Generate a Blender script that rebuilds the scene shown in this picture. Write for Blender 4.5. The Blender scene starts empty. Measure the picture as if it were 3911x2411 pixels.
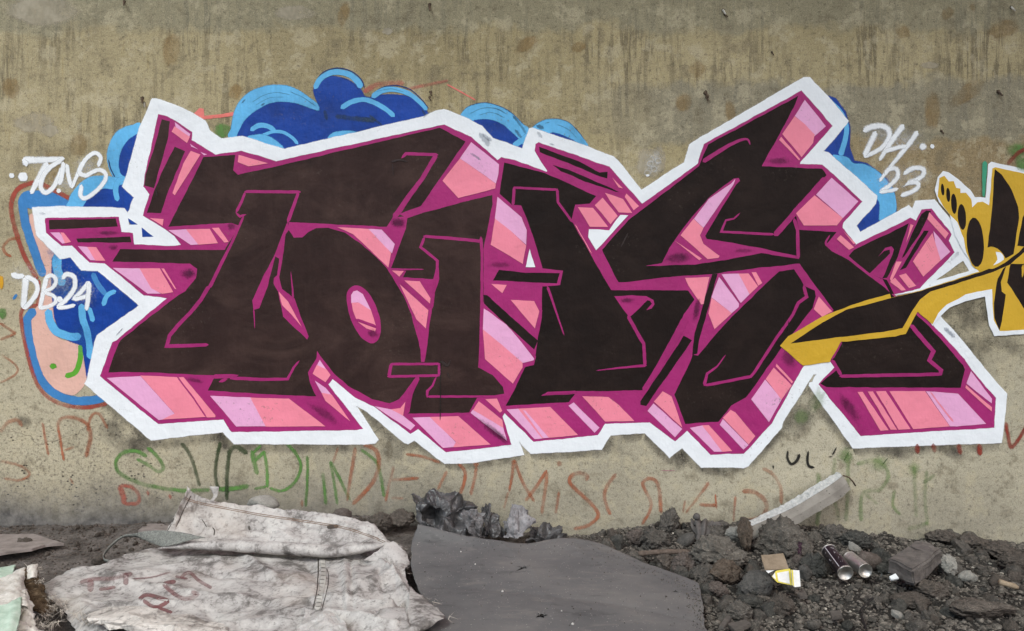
import bpy, bmesh, math, random
import numpy as np
from mathutils import Vector, Matrix, noise
from mathutils.geometry import tessellate_polygon
from mathutils.bvhtree import BVHTree

scene = bpy.context.scene
COL = scene.collection

# ------------------------------------------------------------------ camera, sky, sun, exposure
# The wall is the plane Y=0 and faces -Y; the camera looks straight at it from 4 m.
S = 0.0013296          # metres on the wall for one photograph pixel
CAMZ, CAMD = 1.12, 4.0
cam_d = bpy.data.cameras.new('camera')
cam = bpy.data.objects.new('camera', cam_d)
COL.objects.link(cam)
cam.location = (0, -CAMD, CAMZ)
cam.rotation_euler = (math.radians(90), 0, 0)
cam_d.sensor_width = 36.0
cam_d.lens = 36.0 * CAMD / (3911 * S)
cam_d.clip_end = 500
cam_d.clip_start = 0.05
scene.camera = cam

SUN_ELEV, SUN_AZ = math.radians(46), math.radians(-35)   # azimuth from -Y (behind the camera), towards -X
world = bpy.data.worlds.new('World')
scene.world = world
world.use_nodes = True
wn = world.node_tree.nodes
sky = wn.new('ShaderNodeTexSky')
sky.sky_type = 'NISHITA'
sky.sun_disc = False
sky.sun_elevation = SUN_ELEV
sky.sun_rotation = math.radians(180) + SUN_AZ
sky.air_density = 0.7
sky.dust_density = 3.0
sky.ozone_density = 0.6
bg = wn['Background']
bg.inputs['Strength'].default_value = 0.12
world.node_tree.links.new(sky.outputs[0], bg.inputs['Color'])

sun_d = bpy.data.lights.new('sun', 'SUN')
sun_d.energy = 1.5
sun_d.angle = math.radians(16)
sun_d.color = (0.95, 1.0, 0.985)
sun = bpy.data.objects.new('sun', sun_d)
COL.objects.link(sun)
sdir = Vector((math.sin(SUN_AZ) * math.cos(SUN_ELEV), -math.cos(SUN_AZ) * math.cos(SUN_ELEV), math.sin(SUN_ELEV)))
sun.rotation_euler = sdir.to_track_quat('Z', 'Y').to_euler()
sun.location = sdir * 12

vs = scene.view_settings
vs.view_transform = 'Standard'
vs.look = 'None'
vs.gamma = 1.0
vs.use_curve_mapping = False
vs.exposure = 0.50
scene.cycles.transparent_max_bounces = 24
scene.cycles.max_bounces = 4
scene.cycles.use_adaptive_sampling = True
scene.cycles.adaptive_threshold = 0.015
scene.cycles.use_denoising = True
scene.cycles.denoiser = 'OPENIMAGEDENOISE'
scene.cycles.denoising_prefilter = 'ACCURATE'
scene.cycles.denoising_input_passes = 'RGB_ALBEDO_NORMAL'

# ------------------------------------------------------------------ helpers
def lin(r, g, b):
    f = lambda c: (c / 255 / 12.92) if c / 255 <= 0.04045 else ((c / 255 + 0.055) / 1.055) ** 2.4
    return (f(r), f(g), f(b), 1.0)

def wx(x): return (x - 1955.5) * S
def wz(y): return CAMZ - (y - 1205.5) * S

def at_depth(x, y, u):
    """photo pixel -> point that lies u metres in front of the wall"""
    k = (CAMD - u) / CAMD
    return Vector(((x - 1955.5) * S * k, -u, CAMZ - (y - 1205.5) * S * k))

def at_height(x, y, h):
    k = (CAMZ - h) / ((y - 1205.5) * S)
    return Vector(((x - 1955.5) * S * k, -CAMD + CAMD * k, h))

TILES = {'A': (0, 300), 'B': (0, 700), 'C': (0, 1200), 'D': (800, 200), 'E': (800, 700), 'F': (800, 1200),
         'G': (1600, 300), 'H': (1600, 700), 'I': (1600, 1200), 'J': (2400, 250), 'K': (2400, 700), 'L': (2400, 1200),
         'M': (2911, 400), 'N': (2911, 800), 'O': (2911, 1200),
         'a': (0, 1811), 'b': (800, 1811), 'c': (1600, 1811), 'd': (2400, 1811), 'e': (2911, 1811),
         'U': (0, 1500), 'Z': (1900, 1600)}
def tscale(t): return 1.2265 if t in 'UZ' else 2.453

def px(s):
    """'A 10 20 30 40 B 5 6' -> photograph pixels; a letter names the map sheet the numbers were read on"""
    out, t, tmp = [], None, []
    for w in s.split():
        if w.isalpha():
            t = w
        else:
            tmp.append(float(w))
            if len(tmp) == 2:
                k = tscale(t)
                out.append((TILES[t][0] + tmp[0] / k, TILES[t][1] + tmp[1] / k))
                tmp = []
    return out

def catmull(pts, closed=False, step=10.0):
    n = len(pts)
    out = []
    rng = range(n) if closed else range(n - 1)
    for i in rng:
        p1, p2 = np.array(pts[i]), np.array(pts[(i + 1) % n])
        p0 = np.array(pts[(i - 1) % n]) if closed or i > 0 else 2 * p1 - p2
        p3 = np.array(pts[(i + 2) % n]) if closed or i + 2 < n else 2 * p2 - p1
        m = max(1, int(np.linalg.norm((p2 - p1)[:2]) / step))
        for j in range(m):
            t = j / m
            out.append(0.5 * (2 * p1 + (p2 - p0) * t + (2 * p0 - 5 * p1 + 4 * p2 - p3) * t * t + (3 * p1 - p0 - 3 * p2 + p3) * t ** 3))
    if not closed:
        out.append(np.array(pts[-1], float))
    return out

def linear(pts, closed=False, step=12.0):
    n = len(pts)
    out = []
    for i in (range(n) if closed else range(n - 1)):
        p1, p2 = np.array(pts[i], float), np.array(pts[(i + 1) % n], float)
        m = max(1, int(np.linalg.norm((p2 - p1)[:2]) / step))
        for j in range(m):
            out.append(p1 + (p2 - p1) * j / m)
    if not closed:
        out.append(np.array(pts[-1], float))
    return out

def jitter(p, amp):
    v = Vector((p[0] * 0.035, p[1] * 0.035, 3.3))
    w = Vector((p[0] * 0.009, p[1] * 0.009, 7.1))
    return (p[0] + amp * (noise.noise(v) + noise.noise(w)), p[1] + amp * (noise.noise(v + Vector((31, 17, 5))) + noise.noise(w + Vector((11, 7, 5)))))

def link(o, parent=None):
    COL.objects.link(o)
    if parent is not None:
        o.parent = parent
    return o

def mesh_obj(name, verts, faces, mat, parent=None, smooth=False, attr=None):
    """verts in world space; stored relative to the parent empty's origin"""
    me = bpy.data.meshes.new(name)
    off = Vector(parent['_o']) if parent is not None and '_o' in parent else Vector((0, 0, 0))
    me.from_pydata([(v[0] - off[0], v[1] - off[1], v[2] - off[2]) for v in verts], [], faces)
    if attr is not None:
        a = me.attributes.new('a', 'FLOAT', 'POINT')
        a.data.foreach_set('value', [float(x) for x in attr])
    if smooth:
        me.polygons.foreach_set('use_smooth', [True] * len(me.polygons))
    if mat is not None:
        me.materials.append(mat)
    me.update()
    return link(bpy.data.objects.new(name, me), parent)

def tag(o, label, cat, group=None):
    o['label'] = label
    o['category'] = cat
    if group:
        o['group'] = group
    return o

def thing(name, label, cat, loc, group=None):
    o = bpy.data.objects.new(name, None)
    o.location = loc
    o.empty_display_size = 0.05
    o['_o'] = tuple(loc)
    COL.objects.link(o)
    return tag(o, label, cat, group)

# ------------------------------------------------------------------ materials
class NT:
    def __init__(self, name):
        self.m = bpy.data.materials.new(name)
        self.m.use_nodes = True
        self.t = self.m.node_tree
        self.b = self.t.nodes['Principled BSDF']
        self.out = self.t.nodes['Material Output']
    def n(self, kind, **kw):
        nd = self.t.nodes.new('ShaderNode' + kind)
        for k, v in kw.items():
            setattr(nd, k, v)
        return nd
    def l(self, a, b): self.t.links.new(a, b)
    def pos(self, scale=(1, 1, 1), obj=False):
        src = self.n('TexCoord').outputs['Object'] if obj else self.n('NewGeometry').outputs['Position']
        mp = self.n('Mapping')
        mp.inputs['Scale'].default_value = scale
        self.l(src, mp.inputs['Vector'])
        return mp.outputs[0]
    def noise(self, vec, scale, detail=4, rough=0.55, dist=0.0):
        nd = self.n('TexNoise')
        nd.inputs['Scale'].default_value = scale
        nd.inputs['Detail'].default_value = detail
        nd.inputs['Roughness'].default_value = rough
        nd.inputs['Distortion'].default_value = dist
        self.l(vec, nd.inputs['Vector'])
        return nd.outputs['Fac']
    def ramp(self, fac, stops, mode='LINEAR'):
        nd = self.n('ValToRGB')
        nd.color_ramp.interpolation = mode
        el = nd.color_ramp.elements
        while len(el) > 1:
            el.remove(el[-1])
        for i, (p, c) in enumerate(stops):
            e = el[0] if i == 0 else el.new(p)
            e.position = p
            e.color = c if not isinstance(c, (int, float)) else (c, c, c, 1)
        self.l(fac, nd.inputs[0])
        return nd.outputs[0]
    def math(self, op, a, b=None, c=None, clamp=False):
        nd = self.n('Math', operation=op, use_clamp=clamp)
        for i, v in enumerate((a, b, c)):
            if v is None:
                continue
            if isinstance(v, (int, float)):
                nd.inputs[i].default_value = v
            else:
                self.l(v, nd.inputs[i])
        return nd.outputs[0]
    def mix(self, fac, a, b, mode='MIX'):
        nd = self.n('MixRGB', blend_type=mode)
        for i, v in ((0, fac), (1, a), (2, b)):
            if isinstance(v, (int, float)):
                nd.inputs[i].default_value = v if i == 0 else (v, v, v, 1)
            elif isinstance(v, tuple):
                nd.inputs[i].default_value = v
            else:
                self.l(v, nd.inputs[i])
        return nd.outputs[0]
    def bump(self, h, strength=0.5, dist=0.004, normal=None):
        nd = self.n('Bump')
        nd.inputs['Strength'].default_value = strength
        nd.inputs['Distance'].default_value = dist
        self.l(h, nd.inputs['Height'])
        if normal is not None:
            self.l(normal, nd.inputs['Normal'])
        return nd.outputs[0]
    def set(self, color=None, rough=0.7, spec=0.3, normal=None, metal=0.0):
        if color is not None:
            if isinstance(color, tuple):
                self.b.inputs['Base Color'].default_value = color
            else:
                self.l(color, self.b.inputs['Base Color'])
        if isinstance(rough, (int, float)):
            self.b.inputs['Roughness'].default_value = rough
        else:
            self.l(rough, self.b.inputs['Roughness'])
        self.b.inputs['Specular IOR Level'].default_value = spec
        self.b.inputs['Metallic'].default_value = metal
        if normal is not None:
            self.l(normal, self.b.inputs['Normal'])
        return self.m
    def alpha(self, fac):
        tr = self.n('BsdfTransparent')
        mx = self.n('MixShader')
        self.l(fac, mx.inputs[0])
        self.l(tr.outputs[0], mx.inputs[1])
        self.l(self.b.outputs[0], mx.inputs[2])
        self.l(mx.outputs[0], self.out.inputs['Surface'])

def wall_relief(t):
    """height of the cast concrete: broad unevenness, trowel ripple, grain and small pits; shared by wall and paint"""
    p = t.pos()
    h2 = t.noise(p, 9, 4, 0.62)
    h3 = t.noise(t.pos((70, 1, 22)), 1.0, 1)
    h = t.math('ADD', h2, t.math('MULTIPLY', h3, 0.16))
    return t.bump(h, 0.5, 0.014)

PAINTS = {}
def paint(key, rgb, wear=0.5, soft=False, alpha=1.0, var=0.10, rough=0.55, smear=None):
    if key in PAINTS:
        return PAINTS[key]
    t = NT('paint_' + key)
    p = t.pos()
    c = lin(*rgb)
    dk = tuple(x * (1 - 1.5 * var) for x in c[:3]) + (1,)
    lt = tuple(min(1, x * (1 + var) + 0.01 * var) for x in c[:3]) + (1,)
    n1 = t.noise(p, 4.5, 4, 0.65)
    col = t.ramp(n1, [(0.3, dk), (0.5, c), (0.72, lt)])
    n2 = t.noise(t.pos((60, 1, 9)), 1.0, 2, 0.6)      # roller / spray pass streaks
    col = t.mix(t.ramp(n2, [(0.45, 0.0), (0.75, 0.35 * var * 4)]), col, dk)
    if smear:
        # thin coats, dry-roller drags and chalky rubs over the dark coat
        a = t.noise(t.pos((2.4, 1, 4)), 1.0, 5, 0.70, 0.6)
        b = t.noise(t.pos((14, 1, 2)), 1.0, 3, 0.65)
        col = t.mix(t.ramp(a, [(0.46, 0.0), (0.64, 0.5), (0.8, 1.0)]), col, lin(*smear))
        col = t.mix(t.ramp(b, [(0.55, 0.0), (0.75, 0.22)]), col, lin(*smear))
        col = t.mix(t.ramp(a, [(0.25, 0.7), (0.42, 0.0)]), col, dk)
    # flecks where the paint missed or has come off, in patches
    fl = t.noise(p, 60, 3, 0.7)
    pm = t.noise(t.pos((1, 1, 1.5)), 2.6, 1, 0.6)
    f = t.math('MULTIPLY', t.ramp(fl, [(0.61, 0.0), (0.66, 1.0)]), t.ramp(pm, [(0.52, 0.0), (0.66, 1.0)]))
    col = t.mix(t.math('MULTIPLY', f, wear), col, lin(112, 104, 90))
    t.set(col, rough if not smear else 0.65, 0.3 if not smear else 0.18, wall_relief(t))
    if soft or alpha < 1:
        at = t.n('Attribute', attribute_name='a').outputs['Fac']
        g = t.noise(p, 120, 1, 0.6)
        a = t.math('ADD', at, t.math('MULTIPLY', t.math('SUBTRACT', g, 0.5), 0.9 if alpha < 0.9 else 0.5))
        a = t.ramp(a, [(0.12, 0.0), (0.75, 1.0)])
        gr = t.noise(t.pos((1, 1, 0.6)), 9, 3, 0.65)
        pat = t.ramp(gr, [(0.28, min(1.0, alpha + 0.25)), (0.66, alpha * (0.35 if alpha < 0.9 else 0.92))])
        gate = t.math('GREATER_THAN', at, 0.004)
        t.alpha(t.math('MULTIPLY', t.math('MULTIPLY', a, pat), gate))
    PAINTS[key] = t.m
    return t.m

# ------------------------------------------------------------------ painting on the wall
_layer = [0.0002]
def next_y(extra=0.0):
    _layer[0] += 6e-6 + extra
    return -_layer[0]

def fill(root, name, mat, s, curve=False, holes=(), amp=1.9):
    loops = []
    for q in (s,) + tuple(holes):
        pts = px(q)
        pts = catmull(pts, True, 9) if curve else linear(pts, True, 14)
        loops.append([jitter(p, amp) for p in pts])
    y = next_y()
    flat = [p for lp in loops for p in lp]
    tris = tessellate_polygon([[Vector((p[0], -p[1], 0)) for p in lp] for lp in loops])
    verts = [(wx(p[0]), y, wz(p[1])) for p in flat]
    fs = []
    for a, b, c in tris:
        A, B, Cc = flat[a], flat[b], flat[c]
        cr = (B[0] - A[0]) * (Cc[1] - A[1]) - (B[1] - A[1]) * (Cc[0] - A[0])
        if abs(cr) < 1e-6:
            continue
        fs.append((a, b, c) if cr < 0 else (a, c, b))
    return mesh_obj(name, verts, fs, mat, root)

def ribbon(pts2, ws, soft, cap=True):
    """2-D path + half widths -> cross sections [(x,y)]*4 with alpha"""
    P = [np.array(p[:2], float) for p in pts2]
    n = len(P)
    L = [0.0]
    for i in range(1, n):
        L.append(L[-1] + float(np.linalg.norm(P[i] - P[i - 1])))
    rows = []
    for i in range(n):
        a, b = P[max(0, i - 1)], P[min(n - 1, i + 1)]
        d = b - a
        ln = np.linalg.norm(d)
        d = d / ln if ln > 1e-9 else np.array((1.0, 0))
        nr = np.array((-d[1], d[0]))
        if 0 < i < n - 1:
            e = P[i] - P[i - 1]
            e = e / (np.linalg.norm(e) + 1e-9)
            cs = max(0.45, float(abs(np.dot(nr, np.array((-e[1], e[0]))))))
        else:
            cs = 1.0
        w = ws[i] / cs
        if cap:
            q = min(L[i], L[-1] - L[i]) / max(ws[i], 1e-6)
            if q < 1:
                w *= math.sqrt(max(0.0, 1 - (1 - q) ** 2)) * 0.85 + 0.15
        k = 1 - soft
        rows.append([(P[i] + nr * w * f, al) for f, al in ((-1, 0.0), (-k, 1.0), (k, 1.0), (1, 0.0))])
    return rows

def stroke(root, name, mat, s, w, soft=0.25, curve=True, amp=1.0, slope=4e-7):
    pts = px(s)
    k = tscale(s.split()[0])
    w0, w1 = (w if isinstance(w, tuple) else (w, w))
    ctrl = [(p[0], p[1], (w0 + (w1 - w0) * i / max(1, len(pts) - 1)) / k / 2) for i, p in enumerate(pts)]
    path = catmull(ctrl, False, 7) if curve else linear(ctrl, False, 9)
    ws = [max(0.8, float(p[2])) * (1 + 0.12 * noise.noise(Vector((p[0] * 0.05, p[1] * 0.05, 1.7)))) for p in path]
    path = [jitter(p, amp) for p in path]
    rows = ribbon(path, ws, soft)
    y = next_y(len(rows) * slope + 1.8e-5)
    verts, al, faces = [], [], []
    for i, r in enumerate(rows):
        for (p, a) in r:
            verts.append((wx(p[0]), y + (len(rows) - i) * slope, wz(p[1])))
            al.append(a)
        if i:
            for j in range(3):
                b = i * 4 + j
                faces.append((b - 4, b - 3, b + 1, b))
    return mesh_obj(name, verts, faces, mat, root, attr=al)

def blob(root, name, mat, x, y, rx, ry, rot=0.0, hard=0.25, seed=0.0, peak=1.0):
    """soft round mark centred on a photograph pixel: solid core, feathered uneven rim"""
    yy = next_y(1.2e-5)
    N, R = 28, 6
    verts, al, faces = [(wx(x), yy, wz(y))], [peak], []
    cr, sr = math.cos(rot), math.sin(rot)
    for r in range(1, R + 1):
        f = r / R
        for i in range(N):
            a = 2 * math.pi * i / N
            wob = 1 + 0.28 * noise.noise(Vector((math.cos(a) * 1.6 + seed, math.sin(a) * 1.6, x * 0.01))) * f
            dx, dy = rx * f * wob * math.cos(a), ry * f * wob * math.sin(a)
            verts.append((wx(x + dx * cr - dy * sr), yy, wz(y + dx * sr + dy * cr)))
            al.append(peak * (1.0 if f <= hard else max(0.0, 1 - (f - hard) / (1 - hard)) ** 1.3))
    for i in range(N):
        faces.append((0, 1 + i, 1 + (i + 1) % N))
    for r in range(R - 1):
        for i in range(N):
            a, b = 1 + r * N + i, 1 + r * N + (i + 1) % N
            faces.append((a, a + N, b + N, b))
    return mesh_obj(name, verts, faces, mat, root, attr=al)

# ------------------------------------------------------------------ the concrete wall
def wall_material():
    t = NT('cast_concrete')
    p = t.pos()
    sep = t.n('SeparateXYZ')
    t.l(t.n('NewGeometry').outputs['Position'], sep.inputs[0])
    X, Z = sep.outputs['X'], sep.outputs['Z']
    big = t.noise(p, 1.1, 2, 0.6)
    wob = t.math('MULTIPLY', t.math('SUBTRACT', t.noise(t.pos((1, 1, 1)), 1.6, 2, 0.6), 0.5), 0.5)
    Zw = t.math('ADD', Z, wob)
    # limewash beige below, weathered olive-brown skim above
    low = t.ramp(big, [(0.3, lin(158, 152, 133)), (0.5, lin(178, 171, 149)), (0.72, lin(192, 185, 162))])
    up = t.ramp(big, [(0.3, lin(148, 136, 102)), (0.5, lin(169, 156, 118)), (0.75, lin(186, 173, 136))])
    zf = t.math('MULTIPLY_ADD', Zw, 0.8, -0.56, clamp=True)         # 0 at z=0.7, 1 at z=1.95
    col = t.mix(zf, low, up)
    # left side of the wall is paler
    lf = t.math('MULTIPLY_ADD', X, -0.28, -0.18, clamp=True)
    col = t.mix(t.math('MULTIPLY', lf, 0.7), col, lin(186, 176, 146))
    # vertical runs of wash and rain streaks, only high up
    st = t.noise(t.pos((30, 1, 2.6)), 1.0, 3, 0.65)
    st2 = t.noise(t.pos((75, 1, 5)), 1.0, 1, 0.6)
    hi = t.math('MULTIPLY_ADD', Zw, 1.6, -2.3, clamp=True)
    patch = t.ramp(t.noise(p, 2.3, 3, 0.6), [(0.40, 0.0), (0.62, 1.0)])
    m = t.math('MULTIPLY', t.math('MULTIPLY', hi, patch), 0.75)
    col = t.mix(t.math('MULTIPLY', t.ramp(st, [(0.48, 0.0), (0.56, 1.0)]), m), col, lin(106, 97, 76))
    col = t.mix(t.math('MULTIPLY', t.ramp(st2, [(0.56, 0.0), (0.63, 0.8)]), m), col, lin(178, 164, 124))
    col = t.mix(t.math('MULTIPLY', t.ramp(st, [(0.30, 0.8), (0.40, 0.0)]), hi), col, lin(168, 153, 112))
    # bands of bare grey-green cement: one along the top, one to the upper right
    edge = t.math('MULTIPLY', t.math('SUBTRACT', t.noise(t.pos((3, 1, 3)), 1.2, 3, 0.7), 0.5), 0.32)
    Ze = t.math('ADD', Z, edge)
    band1 = t.ramp(t.math('MULTIPLY', Ze, 0.25), [(0.637, 0.0), (0.648, 1.0)])
    col = t.mix(t.math('MULTIPLY', band1, 0.6), col, lin(140, 138, 118))
    inb = t.math('MULTIPLY', t.ramp(t.math('MULTIPLY', Ze, 0.25), [(0.497, 0.0), (0.507, 1.0)]),
                 t.ramp(t.math('MULTIPLY', Ze, 0.25), [(0.570, 1.0), (0.580, 0.0)]))
    inb = t.math('MULTIPLY', inb, t.math('MULTIPLY_ADD', t.math('ADD', X, edge), 2.0, -0.6, clamp=True))
    col = t.mix(t.math('MULTIPLY', inb, 0.75), col, lin(138, 134, 117))
    # bare brown stretch below it
    inc = t.math('MULTIPLY', t.ramp(t.math('MULTIPLY', Ze, 0.25), [(0.36, 0.0), (0.40, 1.0), (0.498, 1.0), (0.506, 0.0)]),
                 t.math('MULTIPLY_ADD', X, 1.2, -1.4, clamp=True))
    col = t.mix(t.math('MULTIPLY', inc, 0.6), col, lin(146, 124, 92))
    # mottled patches of different age
    v = t.noise(p, 7, 4, 0.7)
    col = t.mix(t.ramp(v, [(0.53, 0.0), (0.60, 0.5)]), col, lin(194, 184, 154))
    col = t.mix(t.ramp(v, [(0.36, 0.55), (0.45, 0.0)]), col, lin(116, 107, 86))
    fine = t.noise(p, 42, 3, 0.75)
    grit = t.noise(t.pos((1.6, 1, 1)), 150, 2, 0.7)
    col = t.mix(t.ramp(grit, [(0.34, 0.6), (0.47, 0.0)]), col, lin(104, 96, 78))
    col = t.mix(t.ramp(grit, [(0.56, 0.0), (0.68, 0.5)]), col, lin(206, 196, 168))
    col = t.mix(t.ramp(fine, [(0.32, 0.6), (0.45, 0.0)]), col, lin(92, 85, 70))
    col = t.mix(t.ramp(fine, [(0.58, 0.0), (0.72, 0.4)]), col, lin(198, 188, 160))
    # honeycombed, pitted concrete low on the left
    pl = t.math('MULTIPLY', t.math('MULTIPLY_ADD', X, -2.2, -3.2, clamp=True), t.math('MULTIPLY_ADD', Zw, -3.2, 2.5, clamp=True))
    vor = t.n('TexVoronoi')
    vor.inputs['Scale'].default_value = 34
    t.l(t.pos((1, 1, 1.6)), vor.inputs['Vector'])
    holes = t.math('MULTIPLY', t.ramp(vor.outputs['Distance'], [(0.14, 1.0), (0.26, 0.0)]),
                   t.ramp(t.noise(p, 11, 1), [(0.46, 0.0), (0.56, 1.0)]))
    sand = t.noise(p, 60, 3, 0.8)
    col = t.mix(t.math('MULTIPLY', pl, t.ramp(sand, [(0.36, 0.8), (0.47, 0.0)])), col, lin(112, 104, 92))
    col = t.mix(t.math('MULTIPLY', pl, t.ramp(sand, [(0.57, 0.0), (0.68, 0.7)])), col, lin(205, 192, 165))
    col = t.mix(t.math('MULTIPLY', pl, holes), col, lin(46, 42, 40))
    # scattered dark specks everywhere
    vor2 = t.n('TexVoronoi')
    vor2.inputs['Scale'].default_value = 26
    t.l(p, vor2.inputs['Vector'])
    spk = t.math('MULTIPLY', t.ramp(vor2.outputs['Distance'], [(0.03, 1.0), (0.085, 0.0)]), t.ramp(t.noise(p, 5, 1), [(0.5, 0.0), (0.6, 1.0)]))
    col = t.mix(t.math('MULTIPLY', spk, 0.8), col, lin(58, 52, 46))
    # soot and splashed dust along the foot, thick on the left
    ft = t.math('MULTIPLY_ADD', t.math('ADD', Z, t.math('MULTIPLY', wob, 0.55)), -3.8, 1.30, clamp=True)
    lft = t.math('MULTIPLY_ADD', X, -0.55, 0.1, clamp=True)
    col = t.mix(t.math('MULTIPLY', ft, t.math('MULTIPLY_ADD', lft, 0.85, 0.22, clamp=True)), col,
                t.mix(t.ramp(t.noise(p, 20, 3, 0.7), [(0.35, 0.0), (0.65, 1.0)]), lin(82, 80, 78), lin(124, 121, 116)))
    # board marks of the formwork: hairline horizontal joints
    jz = t.math('ABSOLUTE', t.math('SUBTRACT', Ze, 0.52))
    bm = t.math('MULTIPLY', t.ramp(jz, [(0.0, 1.0), (0.0022, 0.0)]), t.ramp(t.noise(t.pos((4, 1, 1)), 1.0, 1), [(0.5, 0.0), (0.56, 0.7)]))
    col = t.mix(bm, col, lin(70, 63, 54))
    hb = t.math('ADD', t.math('MULTIPLY', t.noise(p, 9, 5, 0.66), 1.0), t.math('MULTIPLY', t.noise(t.pos((70, 1, 22)), 1.0, 1), 0.2))
    nrm = t.bump(hb, 0.75, 0.016)
    return t.set(col, 0.88, 0.2, nrm)

wall = thing('concrete_wall', 'long weathered beige concrete wall covered in graffiti', 'wall', (0, 0, 0))
WM = wall_material()
def box(name, x0, x1, y0, y1, z0, z1, mat, parent=None):
    v = [(x, y, z) for z in (z0, z1) for y in (y0, y1) for x in (x0, x1)]
    f = [(0, 2, 3, 1), (4, 5, 7, 6), (0, 1, 5, 4), (2, 6, 7, 3), (0, 4, 6, 2), (1, 3, 7, 5)]
    return mesh_obj(name, v, f, mat, parent)
box('wall_panel', -9, 9, 0, 0.45, -0.6, 6.6, WM, wall)
# unseen bridge deck added to dim the light; skewed so the right gets less
DECKM = NT('deck_concrete'); DECKM = DECKM.set(DECKM.ramp(DECKM.noise(DECKM.pos(), 1.5, 4), [(0.3, lin(120, 114, 104)), (0.7, lin(156, 149, 136))]), 0.9, 0.2)
pl_ = [(-9, 0.6), (9, 0.6), (9, -5.2), (-9, -1.6)]
deck = mesh_obj('added_shade_deck', [(x, y, z) for z in (6.62, 7.4) for x, y in pl_], [(0, 3, 2, 1), (4, 5, 6, 7), (0, 1, 5, 4), (1, 2, 6, 5), (2, 3, 7, 6), (3, 0, 4, 7)], DECKM)
deck['kind'] = 'structure'

# rust and damp stains with their own outline
OCH = paint('ochre_stain', (160, 132, 84), wear=0.2, soft=True, alpha=0.36, var=0.2)
for i, (x, y, rx, ry) in enumerate([(45, 335, 42, 48), (655, 190, 46, 80), (300, 555, 40, 55), (1312, 55, 26, 60), (900, 350, 30, 40), (2612, 392, 40, 46),
                      (2665, 265, 36, 40), (3450, 125, 30, 32), (3620, 52, 24, 34), (3700, 350, 40, 90), (2010, 170, 30, 60), (2210, 180, 26, 34),
                      (3830, 110, 40, 80), (3715, 28, 18, 14), (2790, 430, 60, 26), (1270, 1040, 36, 50), (3560, 420, 90, 40), (200, 640, 90, 60)]):
    blob(wall, 'stain', OCH, x, y, rx, ry, 0.1 * i, 0.55, i * 1.7)
PALE = paint('pale_patch', (188, 179, 156), wear=0.4, soft=True, alpha=0.7)
for i, (x, y, rx, ry) in enumerate([(130, 470, 95, 46), (190, 500, 40, 30), (2480, 625, 60, 70), (160, 40, 160, 70), (1130, 50, 90, 34), (3120, 480, 60, 40),
                                    (2520, 610, 30, 60), (1480, 120, 26, 16), (3550, 250, 40, 16)]):
    blob(wall, 'pale_patch', PALE, x, y, rx, ry, 0, 0.6, i * 2.3)
SOOT = paint('soot', (58, 54, 50), wear=0.1, soft=True, alpha=0.30, var=0.2)
# dark overspray left along the lower edge of the lettering
for s_, w_ in (('C 880 760 1200 1000 1420 1190 1700 1200 2080 1130', 150), ('F 100 1110 230 1225 700 1240 1200 1240 1560 1220', 170), ('F 1440 900 1640 1100 1840 1230 1960 1220 2200 1410', 150),
               ('I 240 1410 600 1400 960 1330', 150), ('I 1040 1310 1400 1300 1720 1260 1790 1160 2100 1130', 170), ('L 160 1130 380 1350 500 1270 680 1440 1100 1440', 150), ('L 1120 1420 1430 1080 1560 800 1700 600', 160),
               ('O 440 690 640 990 850 1260', 170), ('O 850 1262 1400 1255 2230 1215', 190), ('N 1680 1000 1850 900 2070 840 2110 1050', 190), ('N 1700 1080 1900 1300 2060 1480', 170)):
    stroke(wall, 'overspray', SOOT, s_, w_, 0.97)
for i, (x, y, rx, ry) in enumerate([(520, 1700, 120, 60), (430, 1640, 80, 70), (860, 1690, 70, 60), (1500, 1720, 60, 60), (1610, 1650, 60, 90), (2300, 1690, 130, 45), (2590, 1760, 60, 50), (2720, 1800, 120, 40),
                      (3060, 1600, 80, 110), (3120, 1510, 70, 70), (3420, 1730, 120, 36), (3620, 1720, 140, 40), (3700, 1230, 90, 60), (3680, 1180, 70, 60), (3850, 1320, 110, 50), (3740, 1320, 80, 60), (90, 1610, 50, 34)]):
    blob(wall, 'soot_smudge', SOOT, x, y, rx, ry, 0.2 * (i % 3), 0.15, i * 1.1)
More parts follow.
